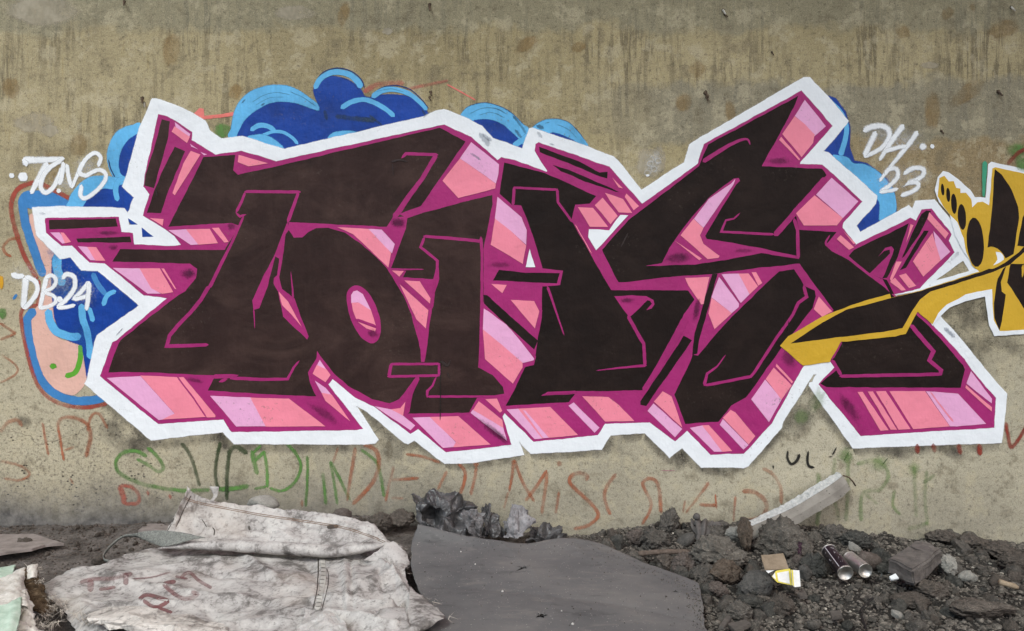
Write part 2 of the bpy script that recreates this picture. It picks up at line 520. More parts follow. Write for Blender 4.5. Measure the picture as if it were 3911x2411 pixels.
# broken form-tie wires and holes: a stub of steel in a ragged pocket
RUST = NT("rusty_steel"); RUST = RUST.set(RUST.ramp(RUST.noise(RUST.pos(), 90, 4), [(0.35, lin(52, 40, 34)), (0.6, lin(104, 84, 66)), (0.75, lin(150, 146, 138))]), 0.75, 0.4)
HOLE = NT("dark_pocket").set(lin(84, 74, 60), 0.95, 0.1)
CHIP = NT("lime_chip"); CHIP = CHIP.set(CHIP.ramp(CHIP.noise(CHIP.pos(), 60, 4), [(0.3, lin(150, 145, 130)), (0.7, lin(226, 222, 210))]), 0.85, 0.2)
def stub(x, y, l, ang, mat, r=0.006):
    c = Vector((wx(x), 0, wz(y)))
    r *= 0.8
    d = Vector((math.cos(ang) * 0.55, -0.6, -math.sin(ang) * 0.6)).normalized()
    rng = random.Random(int(x))
    # ragged crater of crumbled cement round the wire
    n = 11
    vs = [c + Vector((0, -0.001, 0))]
    for i in range(n):
        a = 2 * math.pi * i / n
        rr = r * rng.uniform(0.5, 1.2)
        vs.append(c + Vector((rr * math.cos(a), -0.0022, rr * math.sin(a))))
    for i in range(n):
        a = 2 * math.pi * i / n
        rr = r * rng.uniform(1.3, 2.2)
        vs.append(c + Vector((rr * math.cos(a), 0.001, rr * math.sin(a))))
    fs = [(0, 1 + i, 1 + (i + 1) % n) for i in range(n)] + [(1 + i, 1 + n + i, 1 + n + (i + 1) % n, 1 + (i + 1) % n) for i in range(n)]
    mesh_obj('tie_pocket', vs, fs, HOLE, wall)
    a, b = d.orthogonal().normalized(), None
    b = d.cross(a)
    vs, fs = [], []
    for k in range(4):
        q = k / 3
        for i in range(6):
            an = i * math.pi / 3
            rr = r * (1 - 0.45 * q) * rng.uniform(0.85, 1.15)
            vs.append(c + d * (l * q) + (a * math.cos(an) + b * math.sin(an)) * rr + Vector((0.004 * q * q, 0, -0.006 * q * q)))
        if k:
            for i in range(6):
                fs.append(((k - 1) * 6 + i, (k - 1) * 6 + (i + 1) % 6, k * 6 + (i + 1) % 6, k * 6 + i))
    fs.append(tuple(range(18, 24)))
    mesh_obj('tie_wire', vs, fs, mat, wall)
for a in [(543, 376, 0.035, 1.2, RUST, 0.008), (552, 396, 0.02, 1.3, CHIP, 0.007), (1640, 18, 0.06, 1.5, RUST, 0.008), (2762, 40, 0.03, 1.4, CHIP, 0.008), (2768, 55, 0.02, 1.0, RUST, 0.006),
          (2695, 355, 0.03, 1.3, RUST, 0.010), (2700, 370, 0.025, 1.8, RUST, 0.008), (3862, 28, 0.03, 1.4, CHIP, 0.007), (3812, 350, 0.03, 1.3, RUST, 0.009),
          (1645, 352, 0.02, 1.5, RUST, 0.007), (1640, 372, 0.02, 1.2, RUST, 0.006), (475, 6, 0.03, 1.4, RUST, 0.007), (2948, 200, 0.02, 1.4, RUST, 0.005), (3595, 500, 0.015, 1.2, RUST, 0.006)]:
    stub(*a)

# ------------------------------------------------------------------ paints
WHITE = paint('white', (238, 243, 246), 0.30, var=0.05)
MAG = paint('magenta', (166, 38, 112), 0.25, var=0.10)
DARK = paint('brown_black', (50, 34, 31), 0.18, var=0.2, smear=(78, 59, 53))
DARKB = paint('deep_brown_black', (29, 19, 16), 0.15, var=0.2, smear=(46, 34, 29))
PINK = paint('coral_pink', (243, 140, 160), 0.4, var=0.05)
LILAC = paint('lilac', (234, 172, 212), 0.45, var=0.05)
SKYB = paint('sky_blue', (100, 184, 234), 0.55, soft=True, var=0.10)
SKYF = paint('sky_blue_flat', (100, 184, 234), 0.8, var=0.2)
NAVY = paint('royal_blue', (8, 62, 152), 0.4, var=0.25)
NAVS = paint('royal_blue_line', (18, 52, 110), 0.3, soft=True, var=0.2)
MID = paint('mid_blue', (66, 134, 196), 0.4, soft=True, var=0.12)
YEL = paint('ochre_yellow', (212, 170, 46), 0.25, var=0.06)
MAGS = paint('magenta_line', (166, 38, 112), 0.2, soft=True, var=0.10)
MAGD = paint('magenta_shade', (70, 18, 52), 0.1, soft=True, alpha=0.55)
DRKS = paint('brown_black_line', (50, 39, 37), 0.1, soft=True, var=0.2)
PNKS = paint('coral_line', (243, 140, 160), 0.2, soft=True, var=0.05)
WHTS = paint('white_line', (244, 248, 250), 0.12, soft=True, var=0.03)
WMST = paint('white_mist', (225, 228, 228), 0.1, soft=True, alpha=0.5)
GRN = paint('green_line', (98, 146, 72), 0.5, soft=True, alpha=0.68, var=0.2)
GRD = paint('dark_green_line', (58, 76, 44), 0.5, soft=True, alpha=0.8, var=0.2)
GRF = paint('faded_green', (116, 146, 84), 0.6, soft=True, alpha=0.30, var=0.2)
ORG = paint('orange_line', (180, 104, 70), 0.6, soft=True, alpha=0.55, var=0.2)
ORF = paint('faded_orange', (184, 122, 90), 0.6, soft=True, alpha=0.36, var=0.2)
RED = paint('brick_red_line', (176, 76, 62), 0.5, soft=True, alpha=0.85, var=0.15)
DRED = paint('dark_red_line', (150, 52, 38), 0.5, soft=True, alpha=0.85, var=0.2)
SAL = paint('salmon_line', (240, 128, 118), 0.4, soft=True, alpha=0.9)
SALF = paint('faded_salmon', (206, 110, 100), 0.4, soft=True, alpha=0.45)
PALEP = paint('pale_pink', (226, 182, 166), 0.9, soft=False, var=0.08)
BLK = paint('black_crackle', (34, 33, 30), 0.9, soft=True, alpha=0.9, var=0.2)
TEAL = paint('teal', (62, 160, 124), 0.4, soft=True)

def base(s_x, s_y): return (wx(s_x), 0, wz(s_y))

# ------------------------------------------------------------------ older paint underneath
_layer[0] += 5e-5
WALL_TOP = _layer[0]
old = thing('old_graffiti', 'old faded pink letter bulb outlined in blue and brick red at far left', 'graffiti', base(250, 1530))
fill(old, 'pale_pink_fill', PALEP, 'B 280 300 330 310 380 520 500 640 540 820 560 1000 520 1300 C 440 60 560 230 700 250 800 250 815 600 700 755 560 725 430 640 330 430 280 150 290 20 B 330 1180 400 1000 430 850 340 640 290 420', True)
stroke(old, 'blue_outline', MID, 'A 440 1090 230 1110 230 1300 B 270 480 330 650 390 820 430 860', 92)
fill(old, 'blue_fill', paint('mid_blue_flat', (62, 130, 192), 0.5, var=0.15), 'A 205 1080 430 1040 560 1090 670 1160 690 1230 320 1230 210 1200')
stroke(old, 'blue_outline', MID, 'B 330 1180 265 1260 C 258 100 290 330 370 580 500 735 690 810 880 805 1000 770', 90)
stroke(old, 'blue_outline', MID, 'C 830 280 825 450 840 600', 56)
stroke(old, 'red_outline', RED, 'A 665 1130 520 1055 350 980 210 1010 130 1090 105 1220 B 140 420 220 660 300 810 355 900', 56, 0.5)
stroke(old, 'red_outline', RED, 'B 360 1140 215 1180 C 205 90 260 380 335 620 440 765 600 850 800 875 1010 840', 46, 0.5)
stroke(old, 'red_outline', RED, 'B 370 900 365 1020 350 1150', 40, 0.6)
GRNB = paint('bright_green', (96, 172, 52), 0.2, soft=True)
stroke(old, 'green_hook', GRNB, 'C 760 280 752 430 705 545 610 585', 52, 0.15)
blob(old, 'green_dot', GRNB, 204, 1399, 15, 12, 0, 0.7)

sc = thing('scribble', 'thin orange scribbled lines at the left edge of the wall', 'graffiti', base(40, 1460))
stroke(sc, 'orange_line', ORG, 'B 190 515 90 530 30 600 60 660 110 690', 36, 0.6)
stroke(sc, 'orange_line', ORG, 'C 0 80 120 165 150 180 0 240', 32, 0.5)
stroke(sc, 'orange_line', ORF, 'C 0 370 150 480 150 560 0 645', 24, 0.4)
blob(sc, 'yellow_fleck', paint('yellow_fleck', (214, 160, 40), 0.3, soft=True), 6, 1078, 12, 30, 0, 0.6)
blob(sc, 'green_fleck', GRN, 12, 1198, 20, 24, 0, 0.6)
blob(sc, 'blue_fleck', MID, 59, 1134, 7, 14, 0.7, 0.7)

sal = thing('scribble', 'salmon pink line with an arrowhead behind the blue clouds', 'graffiti', base(1250, 480))
fill(sal, 'arrowhead', paint('salmon_flat', (238, 130, 122), 0.3), 'A 1815 330 1870 278 1912 288 1918 385 1860 360')
stroke(sal, 'salmon_line', SAL, 'A 1905 368 2080 350 2260 318 D 330 560', 36, 0.2)
stroke(sal, 'salmon_line', SALF, 'D 1440 370 1600 300 1830 290', 70, 0.7)
stroke(sal, 'salmon_line', SALF, 'D 1850 345 2050 305 2235 265', (40, 30), 0.5)
stroke(sal, 'salmon_line', SAL, 'G 262 55 400 130 535 207', 14, 0.3)
grn = tag(blob(None, 'paint_smudge', GRN, 852, 500, 48, 34, 0, 0.5), 'green paint smudge between white outline and blue cloud', 'graffiti')

# ------------------------------------------------------------------ blue clouds
OLD_TOP = _layer[0] + 2e-5
TOPS = []
NAVSOFT = paint('royal_blue_soft', (8, 62, 152), 0.4, soft=True, var=0.22)
SKYSOFT = paint('sky_blue_soft', (100, 184, 234), 0.5, soft=True, var=0.12)
GRIME = paint('blue_grime', (52, 74, 92), 0.3, soft=True, alpha=0.5, var=0.2)
def cfill(root, name, mat, s, curve=True):
    tk = s.split()
    stroke(root, 'sprayed_edge', NAVSOFT if mat is NAVY else SKYSOFT, s + ' ' + ' '.join(tk[:3]), 34, 0.95, curve, 1.0, 0.0)
    fill(root, name, mat, s, curve)
TOPS.append(_layer[0]); _layer[0] = OLD_TOP
cl = thing('painted_cloud', 'blue painted cloud bubbles at the left, behind the white prongs', 'graffiti', base(370, 1440))
cfill(cl, 'light_bubble', SKYF, 'A 1330 448 1220 448 1110 500 1040 600 1012 710 1025 820 1070 920 1140 960 1260 900', True)
stroke(cl, 'bubble_rim', NAVS, 'A 1015 760 1040 850 1080 930', 14, 0.4)
cfill(cl, 'dark_bubble', NAVY, 'A 1310 530 1220 580 1150 680 1125 800 1145 890 1200 905 1270 820', True)
cfill(cl, 'light_bubble', SKYF, 'A 665 1220 660 1130 720 1030 830 940 960 920 1080 935 1190 950 1240 1080 1200 1230', True)
cfill(cl, 'dark_bubble', NAVY, 'A 780 1230 860 1100 970 1045 1080 1050 1150 1005 1275 1105 1280 1300 B 1480 520 1320 520 1200 340 1000 230')
stroke(cl, 'bubble_highlight', SKYB, 'A 1180 930 1110 960 1085 1040 1105 1150', 56)
cfill(cl, 'dark_bubble', NAVY, 'B 500 690 560 690 660 680 760 790 920 810 1320 1150 930 1450 C 830 640 780 290 650 245 B 570 1400 520 1260 490 1000', False)
stroke(cl, 'bubble_highlight', SKYB, 'B 545 660 535 780 570 900 600 960', 96)
stroke(cl, 'bubble_highlight', SKYB, 'B 450 1180 470 1290 520 1380 C 590 190 680 215 765 205', 84)
stroke(cl, 'bubble_highlight', MID, 'B 870 840 920 950 1000 1050', 58)
stroke(cl, 'bubble_highlight', SKYB, 'B 1090 1010 1010 1050 965 1150', 50)
stroke(cl, 'bubble_highlight', SKYB, 'B 765 1130 780 1280 C 815 150 840 300 845 420', 72)
stroke(cl, 'bubble_highlight', SKYB, 'B 835 1160 875 1300', 52)

BMIST = paint('blue_mist', (60, 124, 190), 0.2, soft=True, alpha=0.4)
for x, y, rx, ry in ((250, 1110, 90, 70), (330, 1290, 90, 80), (215, 960, 60, 60), (330, 1010, 70, 60)):
    blob(cl, 'blue_mist', BMIST, x, y, rx, ry, 0.3, 0.1, x, 0.7)
TOPS.append(_layer[0]); _layer[0] = OLD_TOP
cl = thing('painted_cloud', 'largest blue painted cloud of round bubbles above the left letters', 'graffiti', base(1250, 560))
stroke(cl, 'bubble_rim', NAVS, 'D 195 810 210 690 248 540 325 420 460 340 620 312 780 335 930 425 1035 520', 16, 0.5)
cfill(cl, 'light_bubble', SKYF, 'D 198 815 215 690 250 540 330 420 460 345 620 316 780 340 930 430 1040 535 1000 700 600 900', True)
cfill(cl, 'dark_bubble', NAVY, 'D 265 815 330 660 440 560 570 490 700 475 850 500 1020 560 1040 520 1000 430 985 340 1060 250 1170 232 1300 265 1400 340 1455 420 1520 430 1620 405 1760 405 1900 440 1990 520 2050 590 2010 700 700 980 500 900', True)
stroke(cl, 'bubble_rim', NAVS, 'D 975 320 1060 195 1200 148 1340 185 1425 260 1452 340', 14, 0.5)
stroke(cl, 'bubble_highlight', SKYB, 'D 985 345 1035 260 1110 205 1200 185 1310 210 1390 275 1420 340', (52, 70))
stroke(cl, 'bubble_highlight', SKYB, 'D 1230 528 1330 468 1440 445 1550 475 1660 540 1735 605', 50)
stroke(cl, 'bubble_rim', NAVS, 'D 1510 420 1610 335 1740 312 1860 340 1960 415 2055 530', 12, 0.5)
stroke(cl, 'bubble_highlight', SKYB, 'D 1520 425 1620 360 1740 350 1860 385 1950 450 2040 545', (60, 44))
stroke(cl, 'bubble_highlight', SKYB, 'D 385 735 470 685 560 700 620 745', 52)
stroke(cl, 'bubble_highlight', SKYB, 'D 490 785 600 745 700 755 780 805 832 865', 34)
cfill(cl, 'light_bubble', SKYF, 'D 350 800 480 778 590 815 690 905 640 960 340 900', True)
cfill(cl, 'light_bubble', SKYF, 'D 1112 800 1180 758 1290 745 1400 770 1300 860 1130 825', True)

for s_, w_ in (('D 760 372 870 420 1000 505', 10), ('D 400 470 520 400 640 380 760 400', 8), ('D 430 500 560 430 700 420', 6), ('D 1230 235 1330 280 1400 360', 12), ('D 1060 255 1170 222 1290 250', 8), ('D 1560 370 1700 345 1830 375', 7),
               ('D 1180 600 1330 620 1560 640', 60), ('D 1500 590 1620 690', 30), ('D 1080 540 1100 640', 40), ('D 1990 540 2030 600', 26), ('D 480 500 520 480', 30), ('D 300 480 340 440', 20)):
    stroke(cl, 'worn_line', GRIME, s_, w_, 0.7)
TOPS.append(_layer[0]); _layer[0] = OLD_TOP
cl = thing('painted_cloud', 'pair of blue painted bubbles above the middle letters', 'graffiti', base(2000, 560))
stroke(cl, 'bubble_rim', NAVS, 'G 390 350 450 275 560 235 680 240 830 300 955 410 1035 495', 14, 0.5)
cfill(cl, 'light_bubble', SKYF, 'G 388 360 450 285 560 246 680 250 830 315 950 420 1040 510 1000 690 500 460', True)
cfill(cl, 'dark_bubble', NAVY, 'G 505 402 640 393 760 430 870 520 945 600 980 680 700 640 560 470', True)
stroke(cl, 'bubble_rim', NAVS, 'G 1055 465 1160 398 1290 382 1400 415 1505 515 1590 650', 14, 0.5)
cfill(cl, 'light_bubble', SKYF, 'G 1050 480 1160 405 1285 390 1400 425 1500 525 1580 650 1500 700 1090 560', True)
cfill(cl, 'dark_bubble', NAVY, 'G 1230 512 1340 540 1460 605 1400 640 1240 560', True)
stroke(cl, 'bubble_highlight', SKYB, 'G 880 640 960 580 1040 520', 60)

for s_, w_ in (('G 480 330 600 280 720 285 830 340', 12), ('G 560 345 680 320 800 370', 10), ('G 880 350 960 450 1000 520', 30), ('G 900 480 960 560', 34), ('G 1100 440 1170 470', 50), ('G 1290 430 1400 480 1480 560', 12), ('G 1180 420 1230 410', 14)):
    stroke(cl, 'worn_line', GRIME, s_, w_, 0.7)
TOPS.append(_layer[0]); _layer[0] = OLD_TOP
cl = thing('painted_cloud', 'blue painted bubbles at the right, behind the tall white point', 'graffiti', base(3300, 880))
cfill(cl, 'dark_bubble', NAVY, 'J 1840 280 1940 318 2030 445 2068 580 2065 770 2110 900 2230 925 2350 1010 M 1165 700 1225 800 1248 1000 1150 1080 930 1230 850 1130 950 900 J 2000 1000 1780 820 1700 500', False)
stroke(cl, 'bubble_highlight', SKYB, 'J 1880 330 1980 430 2040 560 2030 690 1985 850', (40, 56))
cfill(cl, 'light_bubble', SKYF, 'M 660 480 790 500 850 560 960 570 1080 635 1170 730 1225 830 1238 1000 1110 1090 1105 930 1060 860 900 720', True)

# ------------------------------------------------------------------ main piece: brown-black letters, pink sides, white outline
TOPS.append(_layer[0])
CLOUD_TOP = max(TOPS) + 5e-5
_layer[0] = CLOUD_TOP
pc = thing('graffiti_lettering', 'huge angular brown-black lettering with pink magenta sides and thick white outline', 'graffiti', base(1900, 1780))
OUT_W = ('A 1430 190 1500 205 1725 288 1800 328 1925 402 1960 490 2075 570 2275 545 D 490 850 710 912 2015 605 2120 555 2200 540 2260 560 '
     'G 290 310 500 405 590 450 690 562 970 665 1035 475 1060 468 1150 500 1600 650 1815 735 1860 770 2085 1050 '
     'J 525 910 570 750 600 725 1640 118 1695 118 1860 290 2050 520 2035 555 1815 810 1870 820 2320 1225 K 2310 190 2130 400 '
     'M 915 1200 1370 950 1412 985 1440 905 1610 895 1650 950 1720 1030 1790 1120 N 1840 230 1905 330 1915 420 1990 540 2030 570 1640 690 1480 755 1235 800 '
     '1450 960 1590 1060 O 1660 20 1850 230 2060 490 2150 600 2250 710 2285 750 2235 1200 850 1250 440 670 445 650 470 640 515 550 480 555 '
     'L 1440 1010 1430 1060 1120 1415 1080 1432 680 1430 500 1245 385 1340 155 1110 I 1790 1130 1710 1260 1050 1305 935 1185 980 1315 470 1390 245 1400 '
     'F 1915 1175 1860 1210 1825 1200 1480 910 1365 850 1575 1170 1550 1205 1440 1215 235 1210 125 1100 C 1420 1175 1385 1150 800 650 825 600 895 260 915 200 '
     'B 1310 1150 1275 1110 920 820 770 810 750 790 665 690 565 705 350 485 310 235 560 222 1165 240 1200 290 A 1215 1240 1265 1110 1155 1010 1200 890 1310 480')
stroke(pc, 'sprayed_edge', WHTS, OUT_W + ' A 1430 190', 26, 0.92, False, 1.9, 0.0)
fill(pc, 'white_outline', WHITE, OUT_W,
     holes=('N 1625 668 1880 480 1935 578', 'N 1832 285 1855 262 1880 340 1850 330', 'B 1202 332 1295 388 1212 390', 'B 1330 418 1445 503 1337 506'))
OUT_M = ('B 428 330 1110 325 1135 465 1240 472 1255 578 1640 595 1703 582 1640 490 1540 415 1345 300 A 1410 1085 1350 1010 1365 900 1490 340 1570 360 1640 400 1795 500 1790 580 1830 600 2015 720 2260 683 '
     'D 625 1025 2200 680 G 490 555 735 775 775 745 900 775 1200 880 1205 860 1085 680 1095 620 1120 605 1780 830 2085 1175 J 130 1300 655 925 665 880 710 740 1620 245 1905 570 1605 905 1600 930 1810 935 1905 1020 2185 1275 '
     'K 2010 370 2000 420 2125 575 2110 595 M 920 1295 1385 1065 1440 1095 1495 985 1580 980 1720 1150 1765 1215 1740 1275 1795 1385 N 1470 735 1225 797 1450 960 1590 1085 O 1885 420 1950 520 2180 785 2165 1060 925 1135 530 655 680 500 640 440 500 430 '
     'L 1640 478 1530 665 1340 1020 1075 1300 770 1310 550 1085 435 1185 200 1010 I 1735 1025 1675 1130 1080 1190 800 920 780 960 860 1220 255 1290 F 1955 1070 1885 1115 1540 860 1370 780 1155 600 1110 655 1430 1070 1380 1080 215 1100 200 1085 135 980 '
     'C 1485 1025 945 580 1060 265 B 1100 1472 1575 1075 1350 1045 985 750 845 740 680 580 580 585 440 460')
stroke(pc, 'sprayed_edge', MAGS, OUT_M + ' B 428 330', 16, 0.92, False, 1.9, 0.0)
fill(pc, 'magenta_side', MAG, OUT_M)
for s in (
     'B 460 345 1085 335 1105 410 465 435',
     'B 720 520 1220 500 1235 555 735 555',
     'A 1520 385 1598 402 1580 540 1445 1030 1352 1003 1368 900 1460 600',
     'A 1640 640 1735 682 1560 1110 1510 1265 1380 1260 1450 1050 1540 830',
     # first two letters in one field; magenta lines divide them
     'A 1910 740 2205 715 2185 860 2230 905 D 620 1070 2160 705 2400 835 E 1985 215 1775 290 1850 325 H 490 155 690 110 690 200 605 620 605 1100 I 560 500 690 570 785 680 795 745 545 785 470 925 F 1850 930 1880 760 1960 590 1930 590 1850 710 1780 800 1690 835 1530 800 1300 670 1165 555 1040 390 1010 345 1005 410 920 550 940 640 1000 770 770 760 320 738 C 2290 740 1950 715 1995 610 2040 575 1200 540 1018 548 1030 500 1112 275 B 1130 1472 1590 1110 1740 1010 1840 890 1850 805 1780 757 1450 742 1055 735 1130 615 1450 625 2110 625 2240 400 2170 372 1580 405',
     # third letter
     'G 800 790 1180 885 1665 1105 1600 1175 1460 1185 1430 1330 H 1620 690 1800 1002 K 555 1005 620 1090 520 1230 L 400 280 135 715 I 1480 722 1200 730 1145 765 1460 748 1405 825 810 858 890 720 990 500 1090 400 1110 240 H 1150 1260 1160 830 1065 490 1015 340 955 210 870 205 G 755 1080',
     'G 1125 640 1500 780 1690 880 1765 875 1765 940 1700 920 1130 690',
     'G 1250 812 1400 860 1600 940 1880 1065 1840 1060 1560 968 1330 872',
     # last letter with its long leg
     'J 745 740 1590 290 1545 400 1250 945 1810 970 1855 1030 K 1560 260 1595 435 1950 458 1880 540 1840 585 1900 640 2060 720 2250 870 2400 980 N 1215 800 1440 985 O 1560 110 1880 480 1895 520 1855 690 1300 688 600 685 540 650 690 525 640 410 740 250 N 660 950 K 1920 1190 1600 755 1250 790 800 850 300 890 0 925 H 1870 930 1850 900 1715 625 J 0 1450 660 945',
     'K 1410 825 1550 808 1645 960 1745 1005 1752 1060 1725 1170 1560 1380 L 1450 290 1390 380 1100 785 960 860 840 1005 530 1028 430 755 560 480 600 380 650 390 870 130 K 1000 1220 1100 1120',
     'N 808 440 860 380 1370 130 1270 440 1165 640 1110 650 1000 595',
     ):
    fill(pc, 'dark_letter', DARK if s[0] in 'AB' else DARKB, s)
# magenta shapes lying on the dark letters
for s, cv in (
     ('E 745 365 1000 378 1660 410 1715 320 1855 310 1838 425 1760 640 1705 795 1665 800 1560 690 1400 555 1270 465 1110 418 1000 422 930 460 870 508 790 510 745 440', 0),
     ('E 1660 790 1715 800 1845 822 1815 885 2105 900 2150 790 2155 900 2110 1030 2085 1180 2045 1472 F 2030 370 2010 450 1980 450 1975 330 1950 220 E 1890 1230 1820 1060 1700 860', 0),
     ('E 735 365 752 430 715 480 700 600 685 705 652 705 615 685 575 860 550 960 465 1170 410 1190 400 1100 520 850 600 690 690 470', 0),
     ('E 655 695 687 695 655 880 680 990 800 1080 820 1150 930 1440 915 1465 690 1250 640 1010 600 940 605 890 635 860', 0),
     ('E 1385 958 1450 985 1515 1060 1572 1180 1607 1330 1602 1420 1565 1485 1510 1500 1430 1450 1360 1350 1310 1220 1283 1080 1300 1005 1340 965', 1),
     ('H 690 100 740 85 870 205 955 210 1015 340 1065 490 1115 640 1160 800 1350 822 1320 955 1200 967 830 977 790 1070 1050 1085 1055 1050 1085 1075 1155 1190 1150 1260 1115 1440 I 1108 242 1095 240 H 640 1052 610 1040 612 950 645 830 605 650 640 600 690 200', 0),
     ('H 592 1110 650 1150 I 720 -20 950 195 1060 330 1097 395 1078 475 985 495 880 705 800 862 770 905 560 785 740 775 797 745 785 675 690 570 610 480 595 380 575 200', 0),
     ('H 1830 1062 2000 1050 2130 1060 2195 1092 2207 1135 2180 1175 2130 1190 2182 1130 2165 1102 2140 1098 1970 1258 1850 1090', 0),
     ('J 1030 1053 1042 1080 K 1010 10 715 495 730 522 900 548 1240 608 1570 680 1600 690 1597 712 1240 652 900 722 620 763 160 777 315 745 380 610 480 470 600 310 750 140 900 20 J 985 1062', 0),
     ('N 1005 600 1195 412 1190 378 1140 388 1085 440 1150 362 1205 345 1230 375 1215 430 1120 650', 0)):
    fill(pc, 'magenta_patch', MAG, s, bool(cv))
fill(pc, 'dark_bar', DARKB, 'H 750 815 1000 838 1320 845 1290 940 690 912')
fill(pc, 'dark_bar', DARKB, 'L 520 203 597 245 165 862 112 852 112 822')
fill(pc, 'dark_bar', DARKB, 'K 785 850 835 848 760 1130 660 1472 L 645 370 595 385 622 180 K 700 1130')
fill(pc, 'dark_bar', DARKB, 'N 1535 10 1578 15 1460 250 1330 440 1308 455 1390 250 1490 40')
fill(pc, 'dark_bar', DARKB, 'N 1510 200 1558 198 1500 300 1345 550 1288 572 1380 420')
fill(pc, 'dark_bar', DARKB, 'N 1122 650 1165 660 1232 792 1200 792')
fill(pc, 'dark_bar', DARKB, 'H 605 1045 640 1050 I 900 60 1112 245 1080 330 870 150 H 610 1128')
for s, w, cv in (
     ('E 330 80 600 82 858 84', 30, 0), ('E 340 80 300 180 250 278', (24, 28), 0), ('E 250 275 285 312 345 294', 22, 0), ('E 322 308 285 395 200 585 130 720 0 985', (20, 36), 0),
     ('E 838 80 735 370', (30, 36), 0), ('B 1965 960 1880 1100 1780 1220 1660 1340 1590 1430 C 1565 300 1700 298 1955 288', (40, 34), 0),
     ('E 415 1180 428 1362', (16, 6), 0), ('E 764 825 775 950 788 1085', (6, 22), 0),
     ('D 1800 995 1842 952 2145 962', 30, 0), ('D 2130 955 1990 1190 1870 1350 1775 1490 E 1720 330', (44, 56), 0),
     ('C 1990 585 2200 580 F 220 600 480 612 735 608 790 500 845 435', (44, 18), 0), ('F 90 635 170 605', 30, 0),
     ('H 40 497 300 518 590 545', (28, 32), 0), ('H 582 500 590 650 590 900 588 1110 I 578 300 572 500', (30, 24), 0),
     ('H 55 500 15 600 175 728 172 800 150 900 120 1180', (26, 30), 0), ('E 1690 808 2010 808', (22, 10), 0),
     ('F 1690 468 2165 468', 26, 0), ('F 2152 460 2152 585', 24, 0), ('F 2160 574 1665 586', 26, 0), ('F 1680 595 1705 460', 34, 0),
     ('F 2128 585 2090 670 2042 722 2040 785', (16, 30), 0), ('F 2040 772 2453 772 I 790 768', (24, 20), 0), ('F 1960 585 1885 750 1850 935', (34, 44), 0),
     ('H 880 42 1302 62', 24, 0), ('H 892 30 880 215', 30, 0), ('H 1295 50 1302 180 1440 370', (28, 24), 0), ('H 1203 965 1360 1425', (26, 12), 0),
     ('H 1955 1240 2085 1472 I 2105 275 2118 490', (36, 32), 0), ('I 2135 480 1900 500 1660 528', (28, 8), 0), ('L 540 40 300 470 135 720', (80, 40), 0),
     ('J 695 905 900 775 1040 705 1115 695 1140 748', (46, 12), 1), ('K 1042 280 985 335 912 348 868 456 1365 482', (14, 26), 0), ('K 1850 -50 1600 230 1365 495', (60, 56), 0),
     ('K 1548 330 1582 440 1588 712', (34, 34), 0), ('K 1640 955 1668 1065 1590 1120 1540 1230 1380 1460 L 1178 545 1145 585 712 668', (32, 28), 0),
     ('L 708 672 735 558 830 490 912 378', (34, 8), 0), ('O 1385 98 1600 350 1560 432 1672 525 1665 562 720 582', (44, 32), 0), ('O 650 425 740 578', 36, 0), ('O 742 252 648 422', 30, 0),
     ('K 1885 485 1845 560 1880 600', (12, 34), 1), ('I 1145 762 1230 738 1480 728', (14, 26), 0), ('L 440 1465 300 1465', 2, 0),
     ('N 380 790 415 812', 6, 0)):
    stroke(pc, 'magenta_line', MAGS, s, w, 0.12, bool(cv), 0.9)
# lilac and coral facets of the extruded sides
for s in ('A 1642 412 1785 520 1775 550 1650 458', 'A 1785 615 1862 668 1795 640', 'A 1880 690 1945 715 1915 722',
          'B 735 592 825 598 900 725 850 722', 'B 1060 795 1315 800 1425 985 1510 1035 1385 1035 1300 970', 'B 1582 440 1750 432 1865 575 1790 580', 'B 475 463 560 463 640 558 590 568',
          'C 1005 597 1320 580 1640 935 1520 988 1490 992', 'F 10 765 395 782 540 1050 255 1052', 'F 1035 428 1097 520 1010 478', 'F 988 622 1092 690 1148 758 1052 735',
          'F 1548 863 1700 890 1815 950 1927 1042 1885 1087', 'I -60 968 110 962 345 1200 320 1245 225 1252', 'I 508 893 790 1062 827 1188 483 925', 'I 820 893 935 886 1160 1165 1085 1170',
          'I 1400 858 1450 828 1690 1065 1645 1112', 'L 235 838 503 1075 435 1152 178 905', 'L 575 1065 692 1042 885 1288 800 1287', 'L 882 980 1122 1225 1075 1267 853 1035', 'L 1280 612 1432 800 1315 1010 1148 797',
          'G 490 598 752 808 745 900 722 985 385 752', 'H 735 128 960 320 1010 440 1006 580 860 450 712 332', 'E 1482 430 1615 435 1738 570 1712 657 1590 540',
          'E 1385 1005 1440 1038 1517 1192 1440 1148 1390 1118 1330 1125 1328 1050 1350 1015', 'H 608 1175 650 1200 820 1330 I 940 240 1080 415 1075 430 970 458 780 290 600 150',
          'J 1650 326 1847 573 1738 668 1640 545 1555 478', 'J 1900 1055 2152 1275 2008 1432 1755 1213', 'K 960 5 1000 -40 985 10 702 418 612 335 750 150',
          'K 848 880 868 905 1035 1130 1030 1162 965 1218 778 1070 800 1000', 'K 872 855 1032 848 1132 1040 1052 1122 1045 1118', 'N 1600 203 1757 398 1667 478 1615 310',
          'O 1530 722 1610 728 1815 1050 1755 1052', 'O 1600 725 1832 745 2092 1027 1810 1052', 'O 1950 533 2147 790 2145 835 1908 650'):
    fill(pc, 'lilac_facet', LILAC, s, amp=0.9)
